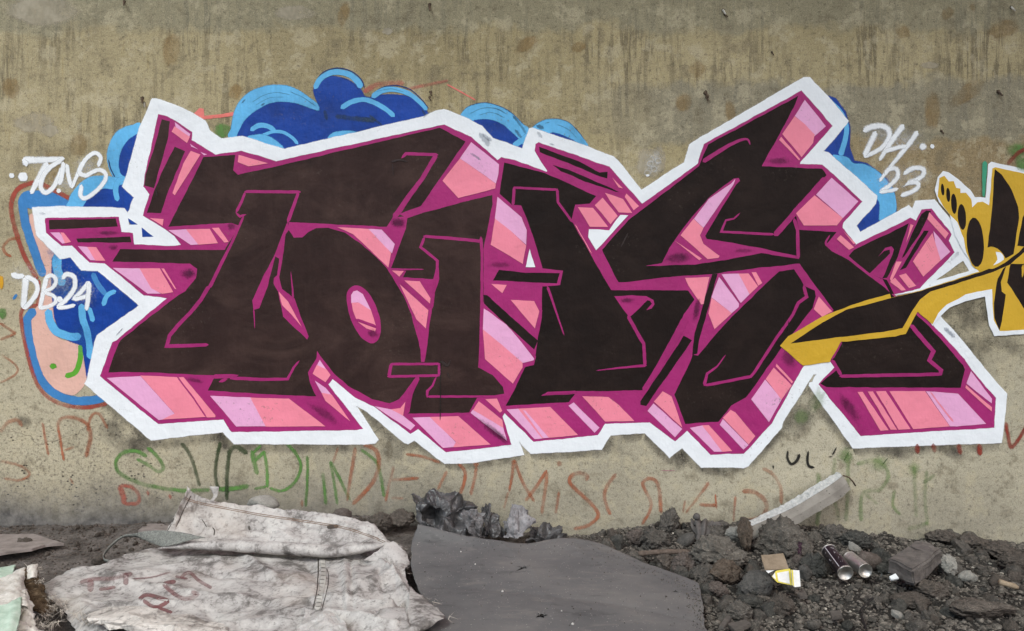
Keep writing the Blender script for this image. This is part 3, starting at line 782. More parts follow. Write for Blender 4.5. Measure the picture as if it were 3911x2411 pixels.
for s in ('A 1640 450 1782 548 1755 607 1613 500', 'A 1790 680 1882 715 1640 1097 1620 1078 1720 800', 'A 1408 1308 1537 1320 1530 1382', 'D 275 963 552 1042 370 1072 268 1030',
          'B 570 463 602 465 672 552 615 565', 'B 822 598 907 600 992 728 900 728', 'B 1312 800 1502 800 1627 1022 1520 1037 1420 985', 'B 1515 800 1540 800 1658 997 1640 990', 'B 1745 432 1970 428 2047 562 1862 578', 'B 1990 420 2055 418 2147 552 2105 557',
          'C 1318 575 1662 590 1940 962 1520 988 1640 932', 'C 1678 590 1725 590 2022 947 2020 965 1942 967', 'F 385 782 745 790 1088 1052 530 1052', 'F 1008 475 1097 517 1137 570 1090 637 968 560', 'F 1052 735 1148 752 1322 1003 1270 962 1090 812',
          'F 1837 822 1815 952 1700 890 1790 880', 'I 100 962 370 955 672 1220 320 1247 345 1195', 'I 560 815 782 990 792 1065 508 898', 'I 620 795 730 790 782 907 760 922', 'I 930 886 1230 868 1490 1132 1155 1165',
          'I 1528 768 1775 775 1870 850 2018 1002 1740 1007 1660 910', 'L 320 723 402 768 460 930 503 1062 238 820', 'L 690 1041 752 1038 972 1282 880 1290', 'L 955 896 1000 920 1187 1142 1122 1220 882 970', 'L 1360 500 1527 667 1430 802 1285 608', 'L 1385 463 1540 632 1527 648 1377 487',
          'G 385 753 722 987 715 1032 370 1122 222 960', 'H 713 333 860 450 1006 585 972 757 673 577', 'H 678 943 822 955 780 1032', 'H 858 1093 1080 1105 1127 1200 1085 1362', 'E 1200 413 1490 430 1705 652 1677 792 1560 680 1350 480',
          'E 1712 820 1822 825 1780 877', 'E 1828 913 1972 920 2072 1080 2065 1127', 'E 1783 948 2052 1190 2030 1362 1940 1275', 'E 1332 1122 1400 1120 1517 1192 1562 1337 1375 1272 1345 1190', 'E 1388 1298 1562 1360 1555 1387 1470 1360',
          'E 650 1015 740 1110 868 1348 770 1230 680 1140', 'I 600 142 780 290 970 455 970 500 880 652 620 420', 'G 1488 1208 1632 1215 1772 1392 1600 1392', 'G 1648 1190 1722 1118 1862 1290 1795 1367', 'G 1743 1073 1912 1130 1997 1262 1870 1257 1790 1150', 'G 1943 1078 2062 1197 2010 1237 1928 1110', 'G 1812 932 1912 1032 1870 1022',
          'H 1460 388 1480 408 1622 662 1600 640', 'J 1553 480 1640 545 1742 650 1727 730 1620 862 1438 645', 'J 1428 670 1607 882 1595 892 1408 700', 'J 1740 1218 2007 1432 K 1950 397 1640 397 1568 285', 'K 608 335 702 420 668 490 700 570 852 682 840 702 740 712 488 490', 'K 430 538 687 708 660 722',
          'K 1985 488 2112 602 2065 627 1948 525', 'K 2010 450 2127 567 2105 572', 'K 527 890 757 880 702 1132 680 1137 560 960', 'K 1030 848 1122 845 1212 967 1132 1042', 'K 778 1073 967 1220 805 1367 748 1220', 'K 1150 835 1192 835 1252 937 1215 962', 'K 1780 1063 1905 1202 1810 1252 1733 1180',
          'N 1560 28 1742 227 1710 277 1543 90', 'N 1590 222 1612 300 1667 478 1505 632 1408 490 1540 290', 'N 1385 138 1412 150 1345 312', 'N 1250 488 1302 490 1205 682 1193 650', 'N 1278 620 1342 600 1437 717 1370 737', 'N 1193 680 1240 640 1342 757 1300 762',
          'O 890 730 937 728 1182 1087 1105 1092', 'O 985 725 1032 722 1262 1082 1200 1082', 'O 1060 722 1152 720 1387 1077 1275 1082', 'O 1188 722 1522 720 1752 1052 1410 1077', 'O 1903 665 2147 872 2145 912 1898 690'):
    fill(pc, 'coral_facet', PINK, s, amp=0.9)
fill(pc, 'lilac_facet', LILAC, 'I 975 898 1000 905 1217 1158 1165 1162', amp=0.9)
stroke(pc, 'magenta_line', MAGS, 'E 1370 1275 1565 1340', 22, 0.15, False)
stroke(pc, 'magenta_line', MAGS, 'C 1668 592 1800 760 1935 965', 14, 0.15, False)
stroke(pc, 'magenta_line', MAGS, 'E 1790 915 1900 1010 2070 1160', 40, 0.12, False)
stroke(pc, 'magenta_line', MAGS, 'K 862 882 1045 1128', 14, 0.2, False)
stroke(pc, 'coral_line', PNKS, 'O 1570 728 1785 1010', (14, 20), 0.5, False)
stroke(pc, 'coral_line', PNKS, 'N 1530 300 1590 410', 24, 0.4, False)
for s in ('H 1592 433 1780 440 1885 298 1957 303 1660 632 1583 505', 'H 1040 618 1092 787 998 787'):
    fill(pc, 'white_gap', WHITE, s)
WORN = paint('worn_white', (150, 158, 170), 0.6, soft=True, alpha=0.4, var=0.2)
for s_, w_ in (('G 570 510 630 590 650 640', 70), ('G 600 520 680 590', 40), ('G 40 370 110 310', 26), ('G 1110 500 1150 560', 40), ('G 1220 610 1270 625', 16), ('B 370 280 430 290', 34), ('C 1090 200 1160 130', 18), ('N 1700 1110 1800 1200', 50), ('N 1760 480 1840 400', 44), ('N 1840 330 1880 350', 40), ('G 480 700 540 740 580 770', 30)):
    stroke(pc, 'worn_patch', WORN, s_, w_, 0.8)
# darker dusted shading at the ends of the sides
for x, y, rx, ry, r in ((1425, 1275, 20, 15, 0.3), (1520, 850, 28, 18, 0.2), (1905, 1012, 44, 10, 0), (2395, 1147, 26, 10, 0), (2590, 985, 44, 20, -0.1), (2840, 958, 34, 8, 0), (2660, 1180, 12, 40, 0.2),
                        (2972, 615, 44, 12, 0), (3010, 1370, 24, 34, -0.4), (3245, 1560, 20, 64, -0.6), (720, 1045, 26, 18, 0), (885, 865, 16, 14, 0), (415, 890, 40, 8, 0), (435, 945, 16, 10, 0), (1890, 1650, 14, 70, -0.9), (1240, 1580, 60, 16, 0.6), (745, 1452, 34, 8, 0.2)):
    blob(pc, 'dark_dusting', MAGD, x, y, rx * 1.4, ry * 1.4, r, 0.2, x)
# old cracks and scuffs in the dark paint
for s, w in (('F 2170 440 2230 480 2260 430', 40), ('F 2230 540 2250 600', 24), ('D 1700 1030 1780 1010 1860 1030', 30), ('D 1715 1040 1725 1170', 14), ('F 2168 450 2165 700 2163 992', 7), ('A 1465 1040 1480 1110', 30), ('H 1960 470 1890 600', 26), ('L 1500 60 1480 180', 8)):
    stroke(pc, 'black_scuff', DRKS if w > 10 else BLK, s, (w, w * 0.5), 0.5)
stroke(pc, 'drip', BLK, 'F 2168 430 2166 700 2163 995', 8, 0.3, False)

# ------------------------------------------------------------------ yellow piece entering from the right

yl = thing('graffiti_lettering', 'ochre yellow and dark brown graffiti with ovals cut by the right edge', 'graffiti', base(3780, 1280))
fill(yl, 'white_outline', WHITE, 'M 1612 800 1640 680 1690 625 1740 635 1830 700 1940 800 1985 870 2040 865 2085 875 2110 560 2140 535 2453 608 3100 760 N 3100 1150 2453 1165 2165 1190 2120 1090 2080 820 1900 860 1750 920 1660 1005 1590 1090 1500 950 1470 770 1480 745 2000 560 1890 410 1800 250 M 1750 1030 1650 920')
fill(yl, 'yellow_fill', YEL, 'M 1655 690 1700 668 1745 722 1790 720 1810 780 1850 790 1850 832 1900 828 1950 890 1962 965 2010 918 2060 910 2120 945 2152 600 2180 590 2453 648 3090 800 N 3090 1110 2453 1125 2218 1142 2165 1040 2150 880 2150 745 1900 800 1720 895 1640 975 1590 1078 1450 958 1340 1168 1240 1190 790 1240 735 1242 640 1402 630 1428 375 1462 165 1277 240 1190 560 1002 960 852 1190 790 1200 828 1500 752 2025 582 1960 525 1905 400 1880 270 1820 120 M 1760 1040 1690 960 1640 860')
for s, cv in (('N 262 1256 560 1060 780 942 1190 832 1480 762 2020 594 2260 507 2400 402 2453 340 2700 200 2720 260 2453 400 2310 520 2160 587 1570 772 1470 842 1390 972 1310 1112 1100 1152', 0),
              ('M 2175 608 2240 660 2330 800 2392 960 2398 1060 2352 1400 2270 1442 2200 1352 2105 1342 2150 950 2165 700', 0),
              ('M 2470 980 2430 1060 2385 1322 2470 1335 2700 1340 2700 960', 0),
              ('N 2320 508 2420 512 2700 520 2700 1000 2453 942 2290 682 2310 560', 0),
              ('N 2282 530 2230 680 2240 770 2277 800 2240 1050 2215 1138 2170 1020 2163 880 2200 650 2250 560', 0)):
    fill(yl, 'dark_shape', DARKB, s, bool(cv))
for x, y, rx, ry in ((1685, 798, 16, 56), (1737, 848, 19, 66), (1790, 930, 27, 96), (1865, 1055, 39, 122), (1990, 1290, 80, 232)):
    n = 18
    s = 'M ' + ' '.join('%.1f %.1f' % (x + rx * math.cos(2 * math.pi * i / n) + 0.06 * ry * math.sin(2 * math.pi * i / n), y + ry * math.sin(2 * math.pi * i / n)) for i in range(n))
    fill(yl, 'dark_oval', DARKB, s, True, amp=1.0)
fill(yl, 'yellow_lobe', YEL, 'N 2098 362 2140 352 2200 370 2250 420 2278 470 2265 500 2150 560 2080 520', True)
fill(yl, 'white_glint', WHITE, 'N 2185 400 2225 405 2255 440 2258 470 2160 527 2198 470', True)
stroke(yl, 'yellow_drip', paint('yellow_line', (212, 170, 46), 0.2, soft=True), 'N 2440 520 2428 640', (40, 8), 0.2, False)

gr = thing('scribble', 'teal strip with green smudge and dark red arc above the yellow piece', 'graffiti', base(3860, 760))
stroke(gr, 'teal_strip', TEAL, 'M 2080 530 2072 700 2066 868', (52, 26), 0.15)
blob(gr, 'green_smudge', GRN, 3880, 575, 50, 40, 0, 0.4)
blob(gr, 'green_smudge', GRN, 3905, 625, 40, 36, 0, 0.4)
stroke(gr, 'red_arc', DRED, 'M 2290 570 2340 500 2400 450 2470 420 2600 440', 40, 0.25)

# ------------------------------------------------------------------ hand-drawn tags
def tagset(root, name, mat, strokes, soft=0.45):
    for s, w in strokes:
        k_ = 1.3 if mat is WHTS else 1.15
        stroke(root, name, mat, s, tuple(q * k_ for q in w) if isinstance(w, tuple) else w * k_, min(0.85, soft + 0.2))

_layer[0] = CLOUD_TOP
tg = thing('spray_tag', 'white handwritten letters with two dots at the upper left of the lettering', 'graffiti', base(230, 760))
for x, y, r in ((160, 625, 60), (330, 640, 70), (250, 700, 60)):
    blob(tg, 'white_mist', WMST, x, y, r * 1.3, r * 0.9, 0, 0.1, x, 0.5)
tagset(tg, 'letter_stroke', WHTS, (('A 210 765 400 765 612 752', (72, 46)), ('A 235 760 250 825', 60), ('A 450 790 370 930 292 1082', (70, 46)),
      ('A 590 760 480 830 405 920 385 1020 430 1072 500 1020 550 930 590 830', 46), ('A 600 780 585 900 558 1000', 44), ('A 630 800 645 920 680 1030', 40), ('A 675 1025 720 920 775 780', 36),
      ('A 920 830 945 745 890 700 810 755 745 870 800 910 870 880 930 860 990 890 985 960 900 1060 800 1125 755 1090 770 995', 42)))
blob(tg, 'dot', WHTS, 47, 671, 11, 10, 0, 0.8)
blob(tg, 'dot', WHTS, 90, 676, 21, 20, 0, 0.75)
blob(tg, 'dot', WHTS, 226, 730, 9, 9, 0, 0.8)

tg = thing('spray_tag', 'white handwritten letters and number 24 over the pink bulb at far left', 'graffiti', base(190, 1190))
for x, y, r in ((90, 1050, 70), (220, 1080, 80), (320, 1120, 60)):
    blob(tg, 'white_mist', WMST, x, y, r * 1.3, r, 0, 0.1, x, 0.5)
tagset(tg, 'letter_stroke', WHTS, (('B 110 845 160 870 235 870', (60, 50)), ('B 245 880 235 1010 222 1180', (70, 52)), ('B 240 870 335 920 355 1000 310 1090 225 1180', 48),
      ('B 440 880 410 1020 375 1185', (50, 40)), ('B 420 890 490 865 530 910 500 975 430 1020 510 1060 525 1110 470 1150 375 1175', 38),
      ('B 585 900 630 855 700 880 705 970 650 1060 535 1168', 46), ('B 535 1168 620 1160 712 1140', 36), ('B 840 920 770 1010 705 1080 780 1070 860 1040', 42), ('B 842 920 830 1060 812 1195', (50, 42))))
blob(tg, 'dot', WHTS, 230, 1144, 13, 12, 0, 0.75)

tg = thing('spray_tag', 'white handwritten letters and number 23 with two dots at upper right', 'graffiti', base(3400, 750))
for x, y, r in ((3360, 520, 80), (3460, 540, 80), (3420, 680, 90), (3510, 680, 60)):
    blob(tg, 'white_mist', WMST, x, y, r * 1.2, r * 0.9, 0, 0.1, x, 0.5)
tagset(tg, 'letter_stroke', WHTS, (('M 940 250 1010 215 1100 200 1170 225 1190 290 1140 380 1060 440 950 492', (66, 46)), ('M 1065 250 1010 370 950 485', 56), ('M 1325 190 1240 300 1160 420 1090 525', (64, 40)),
      ('M 1455 250 1370 370 1290 470 1200 580 1095 720', (56, 34)), ('M 1140 440 1240 410 1350 385', 46), ('M 1145 660 1190 605 1255 605 1265 680 1190 760 1095 825', 46), ('M 1095 820 1180 810 1275 790', 38),
      ('M 1320 655 1400 600 1500 605 1500 665 1420 715 1360 735 1440 730 1460 770 1390 820 1290 855', 48)), 0.6)
blob(tg, 'dot', WHTS, 3523, 561, 18, 18, 0, 0.4)
blob(tg, 'dot', WHTS, 3559, 560, 9, 9, 0, 0.85)
bub = thing('paint_spatter', 'faint white spray rings on bare wall left of the tall point', 'graffiti', base(2490, 660))
for x, y, r in ((2480, 620, 40), (2510, 600, 40), (2490, 640, 40)):
    blob(bub, 'white_mist', WMST, x, y, r, r * 1.2, 0, 0.1, x, 0.5)
for cx_, cy_ in ((2165, 800), (2238, 772), (2200, 850), (2140, 885)):
    s = 'G ' + ' '.join('%.1f %.1f' % (cx_ + 27 * math.cos(a * math.pi / 6), cy_ + 24 * math.sin(a * math.pi / 6)) for a in range(13))
    stroke(bub, 'white_ring', WMST, s, 12, 0.6)
blob(bub, 'dot', WHTS, 2473, 671, 7, 5, 0, 0.8)

_layer[0] = WALL_TOP
gt = thing('spray_tag', 'green scrawled letters below the white outline, behind the sack', 'graffiti', base(900, 1930))
tagset(gt, 'letter_stroke', GRN, (('U 690 255 740 300 765 350 740 368 690 335 640 310', 20), ('U 690 300 640 275 580 280 545 320 555 370 620 410 720 440 860 458 985 455', 22),
      ('U 1000 452 1090 450 1168 436', 28), ('U 1180 270 1190 320 1205 385', 26), ('U 1195 320 1240 275', 22), ('U 1238 270 1250 350 1252 445', 18), ('U 1250 440 1190 450', 16), ('U 1225 245 1185 285', 18),
      ('U 1340 235 1390 290 1410 350 1380 420 1320 460 1260 445', 18), ('U 1440 295 1440 400 1432 535', 16), ('U 1513 370 1520 450 1528 525', 18), ('U 1547 320 1565 420 1580 525', 16), ('U 1547 320 1590 400 1640 505', 18), ('U 1690 265 1760 320 1785 400 1800 490', 18)), 0.5)
tagset(gt, 'letter_stroke', GRD, (('U 848 235 890 290 915 360 937 440', (24, 18)), ('U 1032 228 1012 330 1010 400 1025 455', 20), ('U 1062 505 1065 380 1078 275 1110 255 1160 288', (20, 26))), 0.5)

ot = thing('spray_tag', 'orange scrawled letters on the pitted concrete at lower left', 'graffiti', base(200, 1780))
tagset(ot, 'letter_stroke', ORG, (('U 200 140 212 210 228 295', 14), ('U 300 320 285 230 275 135 330 115 400 140 425 200 402 305', (14, 26)), ('U 408 180 430 110 465 100 505 170', 16)), 0.55)
tagset(ot, 'letter_stroke', ORF, (('U 0 185 40 140 85 130 105 160', 24), ('U 0 320 90 340 140 380 90 410 20 400', 16), ('U 300 270 350 255', 14), ('U 330 400 345 430', 12)), 0.6)
rt = thing('spray_tag', 'small faded red letter and dots just left of the sack', 'graffiti', base(540, 1930))
tagset(rt, 'letter_stroke', paint('faded_red', (178, 96, 80), 0.6, soft=True, alpha=0.6), (('a 1115 110 1150 180 1165 290', 58), ('a 1120 105 1230 120 1300 190 1290 270 1170 280', 42), ('a 1385 150 1388 200', 40), ('a 1590 185 1600 235', 44)), 0.5)
ot = thing('spray_tag', 'orange scrawled letters under the middle of the lettering, left half', 'graffiti', base(1600, 1900))
tagset(ot, 'letter_stroke', ORG, (('U 1665 255 1645 380 1625 510', (20, 14)), ('U 1700 240 1760 270 1775 340 1740 430 1650 525', 22), ('U 1845 345 1825 420 1805 510', 14), ('U 1830 408 1965 400', 16),
      ('U 1900 287 1980 300 2065 328', 14), ('U 2145 330 2178 370 2175 420 2155 475', 18), ('U 2232 345 2222 410 2205 480', 16)), 0.35)
tagset(ot, 'letter_stroke', ORF, (('U 2095 365 2050 455', 16), ('U 1585 255 1560 330', 14), ('U 1830 492 1890 495', 14), ('U 1415 500 1415 535', 16)), 0.4)
blob(ot, 'dot', ORG, 1818, 1774, 12, 10, 0, 0.7)
ot = thing('spray_tag', 'orange scrawled letters under the lettering, right half ending by the plaster strip', 'graffiti', base(2500, 2000))
tagset(ot, 'letter_stroke', ORG, (('Z 76 190 66 280 55 340', (18, 12)), ('Z 78 190 120 300 172 388', 16), ('Z 232 240 185 310 130 385', 18), ('Z 288 340 282 390 272 445', 14),
      ('Z 412 290 420 265 380 252 345 268 340 300 400 360 460 420 470 460 420 500 355 515', (22, 18)), ('Z 556 255 515 310 500 360 512 410 530 450', 18),
      ('Z 675 495 708 440 718 390 690 330 680 300 705 280 740 290 758 340 765 440', (16, 20)), ('Z 990 295 940 365 880 442', (18, 10)), ('Z 942 400 985 405 1025 403', 18), ('Z 1020 350 1025 420', 10),
      ('Z 1115 360 1105 480', (14, 8)), ('Z 1145 338 1200 342 1250 380 1258 425 1225 460 1170 475', (24, 18))), 0.35)
tagset(ot, 'letter_stroke', ORF, (('Z 232 245 222 340 208 445', 18), ('Z 1240 230 1290 260 1325 320 1328 400', 18), ('Z 50 340 30 420', 12), ('Z 880 380 868 440', 10)), 0.4)
blob(ot, 'dot', ORG, 2136, 1771, 11, 11, 0, 0.7)
dr = thing('spray_tag', 'dark red dashes and a letter at the lower right corner of the outline', 'graffiti', base(3650, 1750))
tagset(dr, 'letter_stroke', DRED, (('O 1450 1215 1452 1310', 52), ('O 1600 1210 1615 1300', 48), ('O 1840 1215 1855 1315', 52), ('O 2030 1215 2040 1325', 54), ('O 2278 1010 2295 1120 2330 1245 2400 1170 2470 1050', 40)), 0.4)
bt = thing('spray_tag', 'small crackled black letters under the notch of the outline', 'graffiti', base(3030, 1790))
tagset(bt, 'letter_stroke', BLK, (('O 240 1275 235 1345 270 1405 320 1375 350 1310', (20, 34)), ('O 432 1278 420 1360 435 1420 490 1437', (22, 30)), ('O 695 1245 670 1290 650 1320', 16), ('O 615 1335 655 1335', 12), ('O 100 1410 105 1450', 20), ('O 810 1290 760 1380', 12), ('O 1175 1345 1120 1415', 8), ('O 1635 1410 1650 1440', 22)), 0.3)
fg = thing('spray_tag', 'faint washed-out green letters on the wall right of the plaster strip', 'graffiti', base(3400, 2020))
tagset(fg, 'letter_stroke', GRF, (('Z 1500 250 1510 380 1495 500', 26), ('Z 1580 180 1570 330 1600 480', 24), ('Z 1640 160 1640 330 1630 480', 24), ('Z 1680 210 1780 195 1830 260 1790 330 1710 350 1700 480', 24), ('Z 1720 350 1780 400', 18),
      ('Z 1860 330 1850 400 1885 450', 18), ('Z 1950 220 1955 340 1962 465', 22), ('Z 2010 240 2000 360 2012 500', 22), ('Z 1920 515 1970 505 2015 485', 26), ('Z 1990 300 2050 260', 20)), 0.6)
for x, y, rx, ry in ((3230, 1740, 40, 40), (3360, 1770, 60, 40), (3490, 1790, 30, 40)):
    blob(fg, 'green_smudge', GRF, x, y, rx, ry, 0, 0.3, x)
for x, y, rx, ry in ((3120, 1530, 40, 60), (3060, 1590, 40, 40)):
    blob(fg, 'green_smudge', GRF, x, y, rx, ry, 0.4, 0.3, x)

# ------------------------------------------------------------------ ground
CX = [-9.0, -2.6, -1.93, -1.27, -0.74, -0.1, 0.3, 0.45, 0.72, 0.99, 1.39, 1.65, 1.79, 2.05, 2.32, 2.6, 9.0]
CZ = [0.04, 0.05, 0.06, 0.12, 0.10, 0.03, 0.0, 0.02, 0.05, 0.07, 0.06, 0.04, 0.0, -0.01, -0.02, -0.04, -0.04]
def gz(X, u):
    c = float(np.interp(X, CX, CZ))
    t = min(1.0, max(0.0, u / 0.6))
    t = t * t * (3 - 2 * t)
    z = c * (1 - t) - 0.022 * t
    if u < 1.8 and abs(X) < 3.2:
        amp = 1.0 if X > 0.7 else 0.55
        v = Vector((X, u, 0.3))
        z += amp * (0.020 * noise.noise(v * 6) + 0.014 * noise.noise(v * 15) + 0.008 * noise.noise(v * 34) + 0.005 * noise.noise(v * 70))
    else:
        z += 0.02 * noise.noise(Vector((X, u, 0.3)) * 1.2)
    return z

def soil_material():
    t = NT('soil')
    p = t.pos()
    n = t.noise(p, 10, 5, 0.7)
    col = t.ramp(n, [(0.3, lin(76, 71, 67)), (0.5, lin(106, 100, 95)), (0.7, lin(134, 127, 121))])
    # right half: cinder ground, painted darker for the shade between the rubble
    sx = t.n('SeparateXYZ'); t.l(t.n('NewGeometry').outputs['Position'], sx.inputs[0])
    col = t.mix(t.math('MULTIPLY_ADD', sx.outputs['X'], 2.0, -0.4, clamp=True), col, t.ramp(n, [(0.3, lin(38, 36, 34)), (0.7, lin(72, 69, 65))]))
    f = t.noise(p, 90, 4, 0.75)
    col = t.mix(t.ramp(f, [(0.36, 0.6), (0.48, 0.0)]), col, lin(50, 45, 41))
    col = t.mix(t.ramp(f, [(0.60, 0.0), (0.72, 0.6)]), col, lin(146, 136, 122))
    h = t.math('ADD', t.math('MULTIPLY', t.noise(p, 45, 4, 0.75), 1.0), t.math('MULTIPLY', f, 0.5))
    return t.set(col, 0.95, 0.1, t.bump(h, 0.9, 0.014))

def build_ground():
    dx = 0.011
    xs = [-40, -20, -10, -6, -4.2, -3.4] + list(np.arange(-2.9, 2.9001, dx)) + [3.4, 4.2, 6, 10, 20, 40]
    us = list(np.arange(-0.02, 1.45, dx)) + [1.6, 1.9, 2.4, 3.2, 4.4, 6, 9, 14, 22, 40]
    nx, nu = len(xs), len(us)
    verts = [(x, -u, gz(x, max(0.0, u))) for u in us for x in xs]
    faces = []
    for j in range(nu - 1):
        b = j * nx
        for i in range(nx - 1):
            faces.append((b + i, b + nx + i, b + nx + i + 1, b + i + 1))
    o = mesh_obj('ground', verts, faces, soil_material(), None, True)
    o['kind'] = 'structure'
    return o, BVHTree.FromPolygons(verts, faces)
ground, GB = build_ground()
CAMP = Vector((0, -CAMD, CAMZ))

def cast(bvh, x, y):
    d = (Vector((wx(x), 0, wz(y))) - CAMP).normalized()
    loc, nor, idx, dist = bvh.ray_cast(CAMP, d)
    return loc, nor
def on_ground(x, y):
    loc, nor = cast(GB, x, y)
    return loc if loc is not None else at_height(x, y, 0.0)
def project(v):
    k = (v[1] + CAMD) / CAMD
    return (v[0] / (S * k) + 1955.5, (CAMZ - v[2]) / (S * k) + 1205.5)

# ------------------------------------------------------------------ cloth-like sheets from a control net
def net_surface(ctrl, nu, nv):
    """bicubic (Catmull-Rom) surface through a net of points -> nv x nu array"""
    C = np.array([[list(v) for v in row] for row in ctrl], float)
    def interp(A, n, axis):
        A = np.moveaxis(A, axis, 0)
        m = A.shape[0]
        P = np.concatenate([2 * A[:1] - A[1:2], A, 2 * A[-1:] - A[-2:-1]], 0)
        t = np.linspace(0, m - 1, n)
        i = np.minimum(t.astype(int), m - 2)
        f = (t - i).reshape([-1] + [1] * (A.ndim - 1))
        p0, p1, p2, p3 = P[i], P[i + 1], P[i + 2], P[i + 3]
        r = 0.5 * (2 * p1 + (p2 - p0) * f + (2 * p0 - 5 * p1 + 4 * p2 - p3) * f ** 2 + (3 * p1 - p0 - 3 * p2 + p3) * f ** 3)
        return np.moveaxis(r, 0, axis)
    return interp(interp(C, nu, 1), nv, 0)

def sheet(name, ctrl, nu, nv, mat, parent, wrinkle=None, edge=0.006, thick=0.002, smooth=True, seed=0.0, keep=None):
    G = net_surface(ctrl, nu, nv)
    du = np.gradient(G, axis=1); dv = np.gradient(G, axis=0)
    N = np.cross(du, dv)
    N /= np.linalg.norm(N, axis=2, keepdims=True) + 1e-9
    tocam = np.array([0, -CAMD, CAMZ]) - G
    sgn = np.sign((N * tocam).sum(2, keepdims=True)); sgn[sgn == 0] = 1
    N *= np.where(sgn.sum() >= 0, 1, -1)
    for j in range(nv):
        for i in range(nu):
            p = Vector(G[j, i])
            if wrinkle:
                G[j, i] += N[j, i] * wrinkle(p, i / (nu - 1), j / (nv - 1))
    # frayed, uneven edges
    for j in range(nv):
        for i in range(nu):
            if i in (0, nu - 1) or j in (0, nv - 1):
                p = Vector(G[j, i])
                out = np.zeros(3)
                if i == 0: out -= du[j, i]
                if i == nu - 1: out += du[j, i]
                if j == 0: out -= dv[j, i]
                if j == nv - 1: out += dv[j, i]
                out /= np.linalg.norm(out) + 1e-9
                G[j, i] += out * edge * (1.6 * noise.noise(p * 13 + Vector((seed, 0, 3))) + noise.noise(p * 40 + Vector((seed, 0, 0))) + 0.7 * noise.noise(p * 130))
    verts = [tuple(G[j, i]) for j in range(nv) for i in range(nu)]
    faces = [(j * nu + i, j * nu + i + 1, (j + 1) * nu + i + 1, (j + 1) * nu + i) for j in range(nv - 1) for i in range(nu - 1)
             if keep is None or keep((i + 0.5) / (nu - 1), (j + 0.5) / (nv - 1))]
    o = mesh_obj(name, verts, faces, mat, parent, smooth)
    if thick:
        md = o.modifiers.new('thickness', 'SOLIDIFY')
        md.thickness = thick
        md.offset = 0
    return o, BVHTree.FromPolygons(verts, faces)

def ridge(p, f, s=0.0):
    return 1 - 2 * abs(noise.noise(p * f + Vector((s, s * 1.7, 0))))

def crumple(p, f, s=0.0):
    """sharp-edged facets, as in creased plastic: difference to the nearest of a few random planes"""
    d, pts = noise.voronoi(p * f + Vector((s, 0, 0)))
    return min(0.6, d[1] - d[0]) + 0.4 * d[0]

def decal(name, mat, bvh, s, w, parent, soft=0.3, lift=0.0016, curve=True):
    """paint stroke that lies on a sheet: every point of the stroke is dropped on to the surface"""
    pts = px(s)
    k = tscale(s.split()[0])
    w0, w1 = (w if isinstance(w, tuple) else (w, w))
    ctrl = [(p[0], p[1], (w0 + (w1 - w0) * i / max(1, len(pts) - 1)) / k / 2) for i, p in enumerate(pts)]
    path = catmull(ctrl, False, 4) if curve else linear(ctrl, False, 4)
    rows = ribbon(path, [float(q[2]) for q in path], soft)
    verts, al, faces, ok = [], [], [], []
    for r in rows:
        for p, a in r:
            loc, nor = cast(bvh, p[0], p[1])
            if loc is None:
                verts.append((0, 0, -1)); ok.append(False)
            else:
                n = nor if nor.dot(CAMP - loc) > 0 else -nor
                verts.append(tuple(loc + n * lift)); ok.append(True)
            al.append(a)
    for i in range(1, len(rows)):
        for j in range(3):
            f = (i * 4 + j - 4, i * 4 + j - 3, i * 4 + j + 1, i * 4 + j)
            if all(ok[q] for q in f) and max((Vector(verts[f[0]]) - Vector(verts[q])).length for q in f) < 0.2:
                faces.append(f)
    return mesh_obj(name, verts, faces, mat, parent, True, al)

def tube(name, pts, rad, mat, parent=None, sides=10, wob=0.0, flat=1.0, closed_ends=True):
    P = [Vector(p) for p in pts]
    verts, faces = [], []
    up = Vector((0, 0, 1))
    for i, p in enumerate(P):
        d = (P[min(i + 1, len(P) - 1)] - P[max(i - 1, 0)]).normalized()
        a = d.cross(up)
        a = a.normalized() if a.length > 1e-4 else Vector((1, 0, 0))
        b = a.cross(d).normalized()
        r = rad[i] if isinstance(rad, (list, tuple)) else rad
        for k in range(sides):
            an = 2 * math.pi * k / sides
            q = p + (a * math.cos(an) + b * math.sin(an) * flat) * r
            if wob:
                q += (q - p) * (wob * (noise.noise(q * 30) + 0.6 * noise.noise(q * 75)))
            verts.append(q)
        if i:
            for k in range(sides):
                faces.append(((i - 1) * sides + k, (i - 1) * sides + (k + 1) % sides, i * sides + (k + 1) % sides, i * sides + k))
    if closed_ends:
        faces.append(tuple(reversed(range(sides))))
        faces.append(tuple(range((len(P) - 1) * sides, len(P) * sides)))
    return mesh_obj(name, verts, faces, mat, parent, True)

